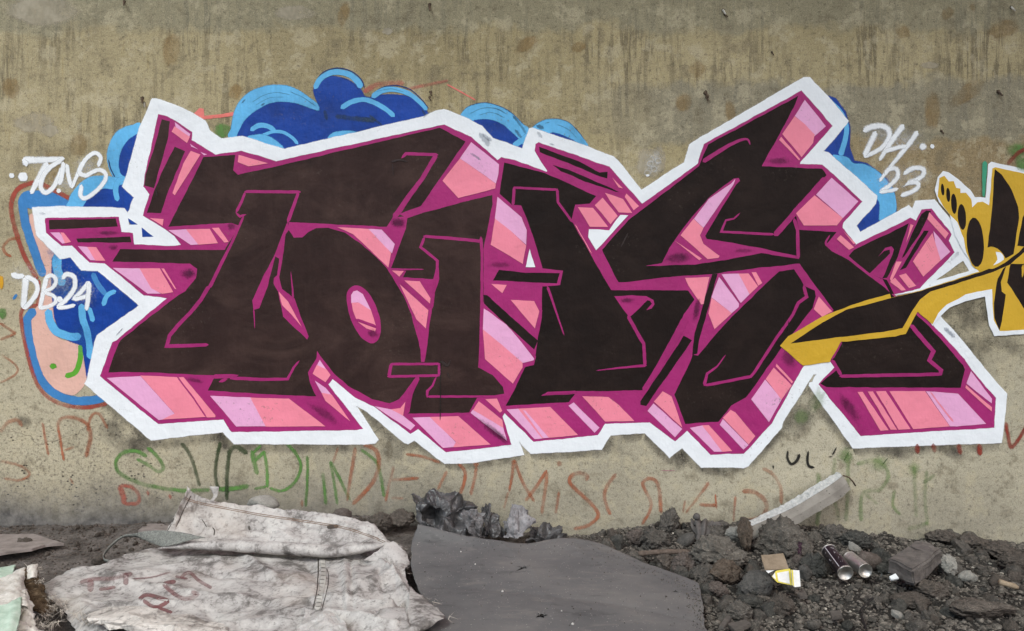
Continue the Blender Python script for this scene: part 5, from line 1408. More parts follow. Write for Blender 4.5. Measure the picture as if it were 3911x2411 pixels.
def rock_material(name, lo, mid, hi, fleck=None, scale=3.0, rough=0.92):
    t = NT(name)
    tc = t.n('TexCoord').outputs['Object']
    inf = t.n('ObjectInfo').outputs['Random']
    n = t.noise(tc, scale, 5, 0.72)
    col = t.ramp(n, [(0.28, lin(*lo)), (0.5, lin(*mid)), (0.72, lin(*hi))])
    f = t.noise(tc, scale * 5, 3, 0.75)
    col = t.mix(t.ramp(f, [(0.30, 0.75), (0.46, 0.0)]), col, lin(*[int(c * 0.62) for c in lo]))
    if fleck:
        col = t.mix(t.ramp(f, [(0.62, 0.0), (0.68, 0.85)]), col, lin(*fleck))
    col = t.mix(t.math('MULTIPLY', inf, 0.35), col, lin(*lo))
    return t.set(col, rough, 0.15, t.bump(t.math('ADD', f, t.math('MULTIPLY', n, 0.6)), 0.8, 0.015))
SLAG = rock_material('slag', (82, 78, 73), (112, 107, 100), (142, 136, 127), (196, 190, 177), 2.6)
CLOD = rock_material('earth_clod', (80, 74, 68), (110, 102, 94), (138, 129, 119), (170, 161, 148), 2.6)
BRWN = rock_material('brown_stone', (84, 74, 64), (114, 102, 90), (142, 131, 118), None, 2.4)
PINKR = rock_material('pinkish_stone', (92, 83, 77), (122, 112, 105), (148, 139, 130), None, 2.4)
CONC = rock_material('broken_concrete', (86, 82, 76), (114, 109, 101), (142, 136, 126), (190, 183, 170), 2.2)
DRKR = rock_material('dark_stone', (66, 65, 61), (92, 91, 86), (120, 118, 111), (158, 155, 146), 2.2)
PALR = rock_material('pale_stone', (150, 148, 140), (184, 181, 172), (208, 205, 196), None, 2.4)
PURP = rock_material('purple_stained_stone', (66, 44, 58), (88, 64, 78), (108, 90, 96), None, 2.4)
GREY = rock_material('smooth_grey_stone', (86, 84, 80), (104, 102, 98), (120, 117, 112), None, 1.6)

ROCKS = []
def rock(x, y, rx, ry, mat, label, seed, sub=3, cuts=5, amp=0.3, fine=0.09, crust=0.0, rot=0.0, depth=0.9, name='rock', cat='rock', lift=0.45, u=None):
    """one stone: centre and half size in photograph pixels"""
    foot = on_ground(x, y + ry * 0.75)
    uu = -foot.y if u is None else u
    c = at_depth(x, y, uu)
    k = (CAMD - uu) / CAMD * S
    me = rock_mesh(name, seed, sub, amp, 1.5, cuts, fine, mat, crust)
    o = link(bpy.data.objects.new(name, me))
    o.location = c + Vector((0, 0.15 * rx * k, 0))
    o.scale = (rx * k, (rx + ry) / 2 * k * depth, ry * k)
    o.rotation_euler = (0, rot, 0)
    tag(o, label, cat)
    ROCKS.append((x, y, rx, ry))
    return o
R = rock
R(2555, 1998, 32, 46, SLAG, 'tall porous grey slag lump leaning on the wall left of the rag', 1, 4, 3, .3, .16, .16, rot=.1, u=.10)
R(2505, 2066, 46, 38, SLAG, 'pale flecked slag lump just above the brown stick', 2, 4, 3, .3, .16, .18)
R(2428, 2058, 30, 30, PINKR, 'knobbly pinkish brown lump above the left end of the stick', 3, 4, 3, .3, .16, .15)
R(2360, 2072, 26, 34, DRKR, 'dark jagged stone at the wall, first of the rubble beside the sheet', 4, 3, 5, .3)
R(2318, 2086, 24, 28, SLAG, 'small grey stone at the back right edge of the grey sheet', 5, 3)
R(2620, 2066, 40, 24, GREY, 'smooth grey oval stone tilted beside the rag', 6, 3, 1, .08, .03, 0, rot=-.6)
R(2732, 2048, 36, 32, SLAG, 'rough grey-brown lump at the right side of the rag', 7, 4, 3, .3, .15, .16)
R(2848, 2042, 27, 56, BRWN, 'upright rusty brown stone standing in front of the plaster strip', 8, 4, 4, .2, .10, .06, rot=-.06, u=.34)
R(2990, 2062, 104, 84, CONC, 'big broken concrete lump in front of the plaster strip', 9, 5, 6, .26, .12, .12, depth=.6)
R(2752, 2122, 92, 64, CONC, 'wide crumbly lump at the centre of the rubble, left of the cardboard', 10, 5, 3, .28, .14, .14, depth=.7)
R(3030, 2100, 34, 36, PURP, 'purple-stained stone below the big concrete lump', 11, 4, 4, .3, .12, .08)
R(3050, 2142, 24, 24, PINKR, 'pinkish tan stone at the right of the brown cardboard', 12, 3)
R(2762, 2196, 62, 46, BRWN, 'flat brown stone in front of the wide crumbly lump', 13, 4, 5, .24, .10, .06)
R(2888, 2236, 66, 54, GREY, 'smooth dark grey rounded block left of the torn packet', 14, 4, 5, .18, .05, .02)
R(2618, 2160, 46, 36, PINKR, 'pinkish brown rough lump under the right end of the stick', 15, 4, 3, .3, .15, .12)
R(2540, 2152, 36, 28, CLOD, 'brown earthy lump under the middle of the stick', 16, 4, 3, .3, .15, .12)
R(2420, 2132, 40, 28, SLAG, 'flat grey stone at the edge of the sheet under the stick', 17, 3)
R(2690, 2200, 40, 40, SLAG, 'dark grey lump right beside the corner of the sheet', 18, 4, 3, .3, .14, .1)
R(2735, 2255, 42, 28, PINKR, 'reddish flat clod below the flat brown stone', 19, 4, 4, .3, .12, .08)
R(2873, 2298, 44, 24, DRKR, 'oval dark grey stone in the loose gravel below the block', 20, 4, 3, .16, .06)
R(2820, 2340, 46, 34, SLAG, 'pale flecked crumbly lump near the bottom edge', 21, 4, 3, .3, .15, .16)
R(2990, 2312, 44, 38, CLOD, 'round earthy clod below the torn packet', 22, 4, 3, .3, .14, .12)
R(3122, 2164, 56, 42, DRKR, 'dark greenish stone left of the black can', 23, 4, 5, .28, .12, .08)
R(3186, 2042, 42, 38, SLAG, 'grey lump against the wall right of the big concrete lump', 24, 4, 4, .3, .14, .12)
R(3268, 2066, 48, 32, DRKR, 'dark lumps at the wall above the cans', 25, 4, 3, .3, .15, .14)
R(3330, 2086, 30, 24, DRKR, 'small dark stone between wall and the silver can', 26, 3)
R(3318, 2140, 46, 40, PINKR, 'flat-sided tan stone behind the silver can', 27, 3, 6, .16, .04)
R(3262, 2092, 30, 17, PALR, 'thin pale flake of stone above the silver can', 28, 3, 4, .3, .08, 0, rot=.5, depth=.4)
R(3625, 2166, 36, 42, PALR, 'white jagged stone right of the grey brick', 29, 4, 6, .3, .10, .08)
R(3700, 2208, 34, 24, PALR, 'pale tan stone further right of the white stone', 30, 3, 4, .3)
R(3550, 2258, 64, 34, CLOD, 'reddish brown clod in front of the grey brick', 31, 4, 3, .25, .12, .08)
R(3430, 2352, 28, 16, PALR, 'small pale oblong stone near the bottom right of the cans', 32, 3, 2, .2, .05, 0, rot=.5)
R(3632, 2338, 36, 24, DRKR, 'grey stone near the bottom edge on the right', 33, 3, 5, .25)
R(3372, 2132, 36, 34, DRKR, 'dark lump between silver can and grey brick', 34, 4, 3, .3, .14, .12)
R(3376, 2172, 26, 22, DRKR, 'small dark stone under the left corner of the brick', 35, 3)
R(3110, 2386, 26, 22, SLAG, 'small rounded stone at the bottom edge below the cans', 36, 3)
R(2850, 2290, 30, 16, GREY, 'small flat stone at the upper rim of the oval stone', 37, 3)
R(3720, 2080, 60, 30, CLOD, 'brown earth clods heaped on the wall at far right', 38, 4, 2, .3, .15, .14)
R(3820, 2110, 60, 34, CLOD, 'brown clod near the right edge, below the wall', 39, 4, 2, .3, .15, .14)
R(3880, 2150, 50, 36, CLOD, 'brown clod cut by the right edge of the picture', 40, 4, 2, .3, .15, .14)
R(3600, 2055, 44, 26, CLOD, 'earth clod behind the grey brick', 41, 4, 2, .3, .15, .14)
R(3760, 2330, 110, 40, CLOD, 'wide flat slab of brown soil at bottom right', 42, 4, 3, .2, .08, .05)
R(3480, 2300, 70, 30, CLOD, 'flat brown clod right below the cans', 43, 4, 3, .2, .10, .06)
R(2796, 2040, 32, 32, PALR, 'broken white plaster chunk left of the upright brown stone', 44, 4, 6, .2, .12, .1)
R(1000, 1928, 62, 34, PALR, 'pale rounded stone behind the top edge of the sack', 45, 3, 2, .15, .05, .0, u=.22)
R(1305, 1965, 36, 22, PINKR, 'pale stone behind the right part of the sack', 46, 3, 3, .2, u=.22)
R(92, 2080, 24, 20, CLOD, 'dark brown lump lying on the pinkish board at far left', 47, 4, 2, .3, .15, .14)
R(45, 2098, 20, 10, CLOD, 'small dark crumb beside the lump on the pinkish board', 48, 3)
R(1450, 2000, 40, 34, CLOD, 'dark earth lump between sack and grey tarpaulin', 49, 4, 2, .3, .14, .12, u=.2)
R(1530, 1985, 46, 30, CLOD, 'dark earth lump left of the crumpled tarpaulin', 50, 4, 2, .3, .14, .12, u=.16)
R(375, 2140, 26, 18, CLOD, 'brown earth clod beside the webbing loop', 51, 3, 2, .3)
R(3080, 2190, 30, 34, GREY, 'flat grey stone right of the torn packet', 52, 3, 5, .2)
R(2600, 2225, 34, 22, SLAG, 'small grey stone on the sheet edge by the rubble', 53, 3)

# countable lumps spread through the rubble: copies of a dozen shapes
rng = random.Random(11)
protos = [rock_mesh('slag_lump', 200 + i, 3, .26, 1.8, 8, .16, (SLAG, SLAG, CLOD, DRKR, SLAG, CONC)[i % 6], .14) for i in range(12)]
def poly_in(pt, poly):
    x, y = pt
    c = False
    for i in range(len(poly)):
        x1, y1 = poly[i]; x2, y2 = poly[i - 1]
        if (y1 > y) != (y2 > y) and x < (x2 - x1) * (y - y1) / (y2 - y1) + x1:
            c = not c
    return c
MATP = [(1540, 1990), (1700, 2020), (2000, 2066), (2160, 2056), (2290, 2092), (2430, 2170), (2560, 2215), (2650, 2255), (2690, 2520), (1500, 2520)]
SACKP = [(130, 2230), (300, 2160), (560, 2100), (640, 1980), (700, 1850), (1300, 1950), (1520, 2060), (1580, 2150), (1600, 2240), (1740, 2370), (1600, 2520), (100, 2520)]
KEEP = [(3120, 2070, 3360, 2240), (3370, 2050, 3620, 2210), (2890, 2100, 3080, 2250), (2420, 2080, 2660, 2130), (0, 2030, 260, 2120)]
def clear(x, y):
    return not (poly_in((x, y), MATP) or poly_in((x, y), SACKP) or any(a < x < c and b < y < d for a, b, c, d in KEEP))
cnt = 0
while cnt < 290:
    X = rng.uniform(0.30, 2.35)
    u = rng.uniform(0.03, 1.15) ** 1.0
    g = Vector((X, -u, gz(X, u)))
    x, y = project(g)
    if not clear(x, y) or y < 1900:
        continue
    r = rng.choice((0.009, 0.010, 0.012, 0.014, 0.016, 0.019, 0.023, 0.028, 0.034)) * (1.25 if u < 0.3 else 1)
    o = link(bpy.data.objects.new('slag_lump', protos[cnt % 12]))
    o.location = g + Vector((0, 0, r * 0.35))
    o.scale = (r * rng.uniform(.8, 1.3), r * rng.uniform(.8, 1.2), r * rng.uniform(.6, 1.0))
    o.rotation_euler = (rng.uniform(0, 6), rng.uniform(0, 6), rng.uniform(0, 6))
    tag(o, 'small dark grey slag lump in the loose rubble right of the sheet', 'slag lump', 'small slag lumps in the rubble')
    cnt += 1
protos_l = [rock_mesh('earth_crumb', 300 + i, 3, .34, 1.6, 2, .14, CLOD, .12) for i in range(5)]
cnt = 0
while cnt < 60:
    X = rng.uniform(-2.5, -0.35)
    u = rng.uniform(0.03, 0.62)
    g = Vector((X, -u, gz(X, u)))
    x, y = project(g)
    if not clear(x, y):
        continue
    r = rng.choice((0.006, 0.008, 0.010, 0.013))
    o = link(bpy.data.objects.new('earth_crumb', protos_l[cnt % 5]))
    o.location = g + Vector((0, 0, r * 0.3))
    o.scale = (r * rng.uniform(.8, 1.4), r, r * rng.uniform(.5, .9))
    o.rotation_euler = (rng.uniform(0, 6), rng.uniform(0, 6), rng.uniform(0, 6))
    tag(o, 'small crumb of brown earth on the dusty soil left of the sheet', 'earth crumb', 'crumbs of earth on the soil')
    cnt += 1

def scatter(name, n, box, sizes, mat, seed, label, cat, squash=0.7, sub=1):
    """uncountable gravel as one mesh"""
    r = random.Random(seed)
    bm = bmesh.new(); bmesh.ops.create_icosphere(bm, subdivisions=sub, radius=1.0)
    bv = np.array([v.co[:] for v in bm.verts]); bf = np.array([[v.index for v in f.verts] for f in bm.faces]); bm.free()
    shapes = []
    for i in range(10):
        q = np.array([v * (1 + .38 * noise.noise(Vector(v) * 1.7 + Vector((i * 7.7, seed, 0))) + .2 * noise.noise(Vector(v) * 4 + Vector((i * 3.3, 0, seed)))) for v in bv])
        shapes.append(q)
    V, F, k = [], [], 0
    while k < n:
        X = r.uniform(box[0], box[1]); u = r.uniform(box[2], box[3])
        z = gz(X, u)
        x, y = project((X, -u, z))
        if poly_in((x, y), MATP) or poly_in((x, y), SACKP):
            continue
        s = r.uniform(*sizes) * (0.6 + 0.8 * r.random() ** 2)
        a, b = r.uniform(0, 6.28), r.uniform(-.6, .6)
        q = shapes[r.randrange(10)] * np.array([s * r.uniform(.8, 1.5), s, s * squash * r.uniform(.6, 1.2)])
        ca, sa, cb, sb = math.cos(a), math.sin(a), math.cos(b), math.sin(b)
        q = q @ np.array([[1, 0, 0], [0, cb, sb], [0, -sb, cb]]) @ np.array([[ca, sa, 0], [-sa, ca, 0], [0, 0, 1]])
        q = q + np.array([X, -u, z + s * .25])
        F.append(bf + k * len(bv)); V.append(q)
        k += 1
    V = np.concatenate(V); F = np.concatenate(F)
    me = bpy.data.meshes.new(name)
    me.from_pydata(V.tolist(), [], F.tolist())
    me.materials.append(mat)
    o = link(bpy.data.objects.new(name, me))
    o['kind'] = 'stuff'
    return tag(o, label, cat)
def gravel_mat(name, stops):
    t = NT(name)
    n = t.noise(t.pos(), 60, 2, 0.6)
    m = t.noise(t.pos(), 300, 2, 0.7)
    col = t.ramp(n, [(q, lin(*c)) for q, c in stops])
    return t.set(t.mix(t.ramp(m, [(0.35, 0.5), (0.5, 0.0)]), col, lin(48, 44, 40)), 0.92, 0.15, t.bump(m, 0.6, 0.003))
scatter('cinders', 2600, (0.25, 2.7, 0.0, 1.35), (0.007, 0.014), gravel_mat('cinders', [(0.3, (72, 68, 63)), (0.5, (100, 95, 88)), (0.68, (134, 127, 117))]), 15, 'dark knobbly cinders strewn over the ground on the right', 'gravel', 0.75, 2)
scatter('gravel', 15000, (0.25, 2.7, 0.0, 1.35), (0.003, 0.008), gravel_mat('gravel', [(0.3, (72, 68, 63)), (0.5, (102, 97, 90)), (0.68, (140, 133, 123))]), 5, 'loose dark gravel and cinders covering the ground on the right', 'gravel')
scatter('plaster_crumbs', 900, (0.75, 2.6, 0.05, 1.3), (0.0025, 0.0065), gravel_mat('plaster_crumbs', [(0.3, (140, 134, 122)), (0.6, (190, 184, 170))]), 6, 'pale crumbs of plaster and shell mixed into the gravel', 'gravel')
scatter('soil_crumbs', 2200, (-2.7, 0.25, 0.0, 1.1), (0.002, 0.007), gravel_mat('soil_crumbs', [(0.3, (64, 57, 52)), (0.5, (88, 79, 72)), (0.68, (110, 100, 92))]), 7, 'fine crumbly soil along the foot of the wall on the left', 'soil')

def grit_on_sheet():
    r = random.Random(31)
    V, F = [], []
    edge = [(1600, 2012), (1850, 2066), (2000, 2082), (2150, 2066), (2300, 2088), (2450, 2155), (2580, 2200), (2668, 2240), (2680, 2310), (2690, 2400)]
    k = 0
    while k < 520:
        if r.random() < 0.72:
            i = r.choices(range(len(edge) - 1), [1, 1, 1, 1.5, 2, 3, 4, 5, 5])[0]
            t = r.random()
            x = edge[i][0] + (edge[i + 1][0] - edge[i][0]) * t - abs(r.gauss(0, 26))
            y = edge[i][1] + (edge[i + 1][1] - edge[i][1]) * t + abs(r.gauss(0, 22))
        else:
            x, y = r.uniform(1620, 2680), r.uniform(2060, 2410)
        loc, nor = cast(MB_, x, y)
        if loc is None:
            continue
        q = r.uniform(.0012, .0036) * (1.5 if r.random() < .12 else 1)
        b = len(V)
        c = loc + Vector((0, 0, .0025))
        for d in ((1, 0, 0), (-.5, .87, 0), (-.5, -.87, 0), (0, 0, 1.1), (.3, .4, -.6)):
            V.append(tuple(c + Vector((d[0] * r.uniform(.6, 1.4), d[1] * r.uniform(.6, 1.4), d[2] * r.uniform(.6, 1.2))) * q))
        F += [(b, b + 1, b + 3), (b + 1, b + 2, b + 3), (b + 2, b, b + 3), (b, b + 4, b + 1), (b + 1, b + 4, b + 2), (b + 2, b + 4, b)]
        k += 1
    o = mesh_obj('grit', V, F, gravel_mat('grit', [(0.3, (58, 55, 51)), (0.5, (88, 84, 78)), (0.68, (132, 126, 117))]))
    o['kind'] = 'stuff'
    tag(o, 'fine grit and crumbs strewn on the dark grey sheet, thickest along its right edge', 'grit')
grit_on_sheet()

# ------------------------------------------------------------------ broken plaster strip leaning on the wall
st = thing('plaster_strip', 'broken curved strip of plasterboard leaning on the wall out of the rubble', 'plaster strip', at_depth(2850, 2060, .2))
PW = simple('broken_plaster', [(0.3, (176, 178, 176)), (0.5, (206, 207, 204)), (0.7, (226, 226, 222))], 60, 0.9, 0.15, 1.0, 130, 0.010)
def strip_face():
    t = NT('strip_face')
    p = t.pos()
    col = t.ramp(t.noise(p, 12, 4), [(0.3, lin(136, 131, 123)), (0.6, lin(160, 155, 146))])
    f = t.noise(t.pos((1, 1, 2)), 55, 3, 0.7)
    col = t.mix(t.ramp(f, [(0.65, 0.0), (0.68, 0.9)]), col, lin(62, 58, 54))
    return t.set(col, 0.85, 0.2, t.bump(f, 0.4, 0.003))
SF = strip_face()
prof = [((1040, 470), (1080, 520), (1200, 690)), ((1150, 425), (1195, 470), (1330, 590)), ((1300, 355), (1345, 405), (1480, 520)), ((1500, 258), (1540, 315), (1680, 412)), ((1700, 135), (1735, 200), (1870, 300)), ((1860, 35), (1900, 95), (2000, 222)), ((1955, -18), (2008, 15), (2085, 140))]
T_, M_, B_ = [], [], []
for i, (a, b, c) in enumerate(prof):
    e = 1 - i / 6
    f = lambda q: (2400 + q[0] / 2.453, 1811 + q[1] / 2.453)
    T_.append(at_depth(*f(a), 0.02 + .17 * e)); M_.append(at_depth(*f(b), 0.07 + .19 * e)); B_.append(at_depth(*f(c), 0.055 + .18 * e))
def sub_path(P, n=60): return [Vector(q) for q in net_surface([P, P], n, 2)[0]]
T2, M2, B2 = sub_path(T_), sub_path(M_), sub_path(B_)
vs, fs = [], []
K = 7
for i in range(60):
    for k in range(K):
        q = T2[i].lerp(M2[i], k / (K - 1))
        if 0 < k < K - 1 or k == 0:
            q = q + Vector((0, -0.006 * noise.noise(q * 60) - 0.004 * noise.noise(q * 150), 0.006 * noise.noise(q * 50 + Vector((9, 0, 0))) + 0.004 * noise.noise(q * 140)))
        vs.append(q)
    if i:
        for k in range(K - 1):
            b = (i - 1) * K + k
            fs.append((b, b + 1, b + K + 1, b + K))
mesh_obj('broken_edge', vs, fs, PW, st)
vs, fs = [], []
for i in range(60):
    m = M2[i]; b_ = B2[i] + Vector((0, 0, 0.004 * noise.noise(B2[i] * 40)))
    bk = b_ + Vector((0, 0.035, 0.004))
    tk = T2[i] + Vector((0, 0.012, -0.006))
    vs += [m + Vector((0, -0.0015, 0)), m.lerp(b_, .5) + Vector((0, -0.006, 0)), b_, bk, tk]
    if i:
        for k in range(4):
            a = (i - 1) * 5 + k
            fs.append((a, a + 1, a + 6, a + 5))
fs.append((295, 296, 297, 298, 299)); fs.append((4, 3, 2, 1, 0))
mesh_obj('painted_face', vs, fs, SF, st)
e0 = M2[-1]
tube('bent_wire', [e0 + Vector((0.0, -0.004, 0.002)), e0 + Vector((0.03, -0.004, -0.008)), e0 + Vector((0.05, -0.004, -0.03)), e0 + Vector((0.062, -0.004, -0.05))], 0.004, RUST, st, 6)

# ------------------------------------------------------------------ spray cans
def lathe(name, a, b, prof, mat, parent, seg=40):
    d = (b - a).normalized()
    e = d.orthogonal().normalized(); f = d.cross(e)
    vs, fs = [], []
    for i, (r, t) in enumerate(prof):
        for k in range(seg):
            an = 2 * math.pi * k / seg
            vs.append(a + d * t + (e * math.cos(an) + f * math.sin(an)) * r)
        if i:
            for k in range(seg):
                fs.append(((i - 1) * seg + k, (i - 1) * seg + (k + 1) % seg, i * seg + (k + 1) % seg, i * seg + k))
    return mesh_obj(name, vs, fs, mat, parent, True)
def metal(name, rgb, rough, dirt=0.4):
    t = NT(name)
    p = t.pos()
    n = t.noise(p, 70, 4, 0.7)
    col = t.mix(t.ramp(n, [(0.56, 0.0), (0.70, dirt)]), lin(*rgb), lin(110, 98, 84))
    return t.set(col, t.ramp(n, [(0.4, rough), (0.7, min(1, rough + .3))]), 0.5, t.bump(n, 0.08, 0.002), metal=1.0)
TIN = metal('tinplate', (196, 194, 188), 0.34)
ALU = metal('brushed_aluminium', (206, 204, 200), 0.40)
def black_can():
    t = NT('black_print')
    p = t.pos()
    n = t.noise(p, 110, 3, 0.7)
    col = t.mix(t.ramp(n, [(0.60, 0.0), (0.70, 0.5)]), lin(28, 22, 28), lin(92, 82, 80))
    return t.set(col, 0.30, 0.5)
BC = black_can()
def can(a, b, r, body, name, label, L, stripe):
    root = thing(name, label, 'spray can', a - Vector((0, 0, r)))
    lathe('can_body', a, b, [(r * .985, .006), (r, .009), (r, L - .004), (r * .985, L)], body, root)
    lathe('bottom_rim', a, b, [(r * .94, .004), (r * .97, -.001), (r * 1.02, -.002), (r * 1.035, .002), (r * 1.02, .006), (r * .985, .008)], TIN, root)
    lathe('bottom_dome', a, b, [(r * .945, .003), (r * .8, .008), (r * .55, .0135), (r * .3, .016), (r * .05, .017), (0.0001, .017)], TIN, root)
    lathe('top_rim', a, b, [(r * .985, L), (r * 1.03, L + .001), (r * 1.03, L + .005), (r * .97, L + .007)], TIN, root)
    lathe('shoulder', a, b, [(r * .97, L + .006), (r * .85, L + .013), (r * .6, L + .018), (r * .42, L + .020), (r * .40, L + .026), (r * .2, L + .027), (0.0001, L + .027)], TIN, root)
    if stripe:
        d = (b - a).normalized()
        s = Vector((-0.62, -0.7, 0.45)); s = (s - d * s.dot(d)).normalized()
        q = d.cross(s)
        def patch(nm, t0, t1, a0, a1):
            vs, fs = [], []
            for i in range(2):
                for k in range(5):
                    an = a0 + (a1 - a0) * k / 4
                    vs.append(a + d * (t0 + (t1 - t0) * i) + (s * math.cos(an) + q * math.sin(an)) * (r + .0006))
            for k in range(4):
                fs.append((k, k + 1, k + 6, k + 5))
            mesh_obj(nm, vs, fs, WPR, root)
        patch('white_stripe', .012, L - .004, -.045, .045)
        rr = random.Random(2)
        for i in range(26):
            t0 = rr.uniform(.03, L - .02); a0 = rr.uniform(.5, 1.15) if i % 3 else rr.uniform(-.7, -.4)
            patch('print_mark', t0, t0 + rr.uniform(.002, .006), a0, a0 + rr.uniform(.02, .1))
    return root
WPR = simple('white_print', [(0.3, (170, 166, 168)), (0.7, (206, 202, 204))], 80, 0.5)
na = at_height(3229, 2189, 0.050); fa = at_depth(3160, 2096, 0.552)
can(na, fa, 0.0325, BC, 'spray_can', 'black spray can with a white stripe lying on the rubble', 0.160, True)
na2 = at_height(3305, 2180, 0.046); fa2 = at_depth(3240, 2128, 0.545)
can(na2, fa2, 0.0300, ALU, 'spray_can', 'bare silver can lying beside the black spray can', 0.125, False)
GL = NT('clear_glass'); GL.b.inputs['Transmission Weight'].default_value = 0.85; GL = GL.set(lin(222, 228, 226), 0.08, 0.6)
rr = random.Random(8)
for i, (x, y) in enumerate(((3356, 2178), (3362, 2192), (3372, 2204), (3352, 2206), (3384, 2196), (3366, 2212))):
    c = on_ground(x, y) + Vector((0, 0, .012))
    d1 = Vector((rr.uniform(-1, 1), rr.uniform(-.6, .2), rr.uniform(.2, 1))).normalized() * rr.uniform(.008, .016)
    d2 = Vector((rr.uniform(-1, 1), rr.uniform(-1, 0), rr.uniform(-.3, .6))).normalized() * rr.uniform(.008, .016)
    nn = d1.cross(d2).normalized() * .0015
    o = mesh_obj('glass_shard', [c, c + d1, c + d2, c + nn, c + d1 + nn, c + d2 + nn], [(0, 2, 1), (3, 4, 5), (0, 1, 4, 3), (1, 2, 5, 4), (2, 0, 3, 5)], GL)
    tag(o, 'small clear glass shard on the ground between silver can and brick', 'glass shard', 'glass shards by the silver can')

# ------------------------------------------------------------------ brick, packet, cardboard, stick, rag and other finds
def prism(name, pts, h, mat, parent=None, bev=0.0, down=Vector((0, 0, -1)), segs=2, rough=0.0):
    bm = bmesh.new()
    top = [bm.verts.new(p) for p in pts]
    bot = [bm.verts.new(Vector(p) + down * h) for p in pts]
    bm.faces.new(top); bm.faces.new(list(reversed(bot)))
    n = len(pts)
    for i in range(n):
        bm.faces.new((top[i], bot[i], bot[(i + 1) % n], top[(i + 1) % n]))
    bmesh.ops.recalc_face_normals(bm, faces=bm.faces[:])
    if bev:
        bmesh.ops.bevel(bm, geom=bm.edges[:], offset=bev, segments=segs, affect='EDGES')
    if rough:
        bmesh.ops.subdivide_edges(bm, edges=bm.edges[:], cuts=3, use_grid_fill=True)
        for v in bm.verts:
            v.co += Vector((noise.noise(v.co * 35), noise.noise(v.co * 35 + Vector((5, 0, 0))), noise.noise(v.co * 35 + Vector((0, 7, 0))))) * rough
            v.co += Vector((noise.noise(v.co * 13 + Vector((2, 0, 0))), noise.noise(v.co * 13), noise.noise(v.co * 13 + Vector((0, 9, 0))) * 0.6)) * rough * 1.6
    vs = [v.co.copy() for v in bm.verts]
    bm.verts.index_update()
    fs = [tuple(v.index for v in f.verts) for f in bm.faces]
    bm.free()
    return mesh_obj(name, vs, fs, mat, parent)
E = lambda x, y: (2911 + x / 2.453, 1811 + y / 2.453)
Dd = lambda x, y: (2400 + x / 2.453, 1811 + y / 2.453)
Aa = lambda x, y: (x / 2.453, 1811 + y / 2.453)
BRK = simple('grey_brick', [(0.3, (86, 82, 79)), (0.5, (104, 99, 95)), (0.7, (122, 116, 110))], 22, 0.92, 0.15, 0.7, 80, 0.004)
bk = thing('grey_brick', 'dusty grey brick with a round hollow on top, right of the cans', 'brick', at_height(*E(1420, 900), 0.0))
tops = [at_height(*E(1440, 606), .105), at_height(*E(1700, 692), .105), at_height(*E(1420, 905), .105), at_height(*E(1182, 792), .105)]
prism('brick_body', [tops[0], tops[3], tops[2], tops[1]], .07, BRK, bk, 0.010, segs=3, rough=0.007)
cc = (tops[0] + tops[1]) * 0.36 + (tops[2] + tops[3]) * 0.14
ex = (tops[1] - tops[0]).normalized(); ey = Vector((-ex.y, ex.x, 0))
vs, fs = [], []
for i, (r, z) in enumerate(((.047, .004), (.043, .0065), (.037, .005), (.033, .003), (.015, .0028), (.0005, .0026))):
    for k in range(28):
        an = 2 * math.pi * k / 28
        vs.append(cc + ex * math.cos(an) * r + ey * math.sin(an) * r * .8 + Vector((0, 0, z)))
    if i:
        for k in range(28):
            fs.append(((i - 1) * 28 + k, (i - 1) * 28 + (k + 1) % 28, i * 28 + (k + 1) % 28, i * 28 + k))
mesh_obj('round_hollow', vs, fs, simple('brick_hollow', [(0.3, (92, 86, 84)), (0.7, (112, 106, 102))], 30, 0.92, 0.15, 0.5, 90, 0.003), bk, True)

CARD = simple('brown_cardboard', [(0.3, (126, 112, 95)), (0.5, (140, 125, 106)), (0.7, (152, 137, 118))], 30, 0.9, 0.15, 0.3, 120, 0.002)
zc = lambda y: .135 - (y - 740) * .00028
cd = prism('cardboard_piece', [at_height(*Dd(x, y), zc(y)) for x, y in ((1240, 757), (1350, 752), (1450, 741), (1478, 815), (1503, 886), (1400, 892), (1282, 900), (1262, 830))], .003, CARD, None, 0, Vector((0, .6, -.8)), rough=.002)
tag(cd, 'square of brown cardboard standing above the torn packet', 'cardboard')
pk = thing('torn_packet', 'torn white and yellow paper packet below the cardboard piece', 'packet', at_height(*Dd(1480, 1050), .03))
PWH = simple('packet_white', [(0.3, (206, 206, 204)), (0.7, (234, 233, 230))], 25, 0.7, 0.3, 0.2, 60)
PYE = simple('packet_yellow', [(0.3, (196, 180, 60)), (0.7, (224, 208, 96))], 25, 0.7, 0.3, 0.2, 60)
zp = lambda y: .105 - (y - 885) * .00032
def flat(name, pts, mat, lift, zf):
    prism(name, [at_height(*Dd(x, y), zf(y)) + Vector((0, -.8, .6)) * lift for x, y in pts], .0012, mat, pk, 0, Vector((0, .8, -.6)))
flat('packet_panel', ((1343, 960), (1385, 905), (1512, 886), (1520, 900), (1532, 1042), (1395, 1015)), PYE, 0, zp)
flat('packet_label', ((1392, 928), (1500, 908), (1512, 1030), (1405, 1006)), PWH, .002, zp)
flat('packet_label', ((1347, 960), (1372, 925), (1380, 990)), PWH, .002, zp)
flat('packet_flap', ((1522, 900), (1600, 905), (1612, 1056), (1560, 1062), (1534, 1044)), PWH, .003, lambda y: zp(y) + .006)
flat('packet_stripe', ((1524, 902), (1538, 903), (1548, 1050), (1536, 1046)), PYE, .0055, lambda y: zp(y) + .006)
flat('torn_tip', ((1285, 905), (1370, 902), (1310, 930)), PWH, .001, zp)
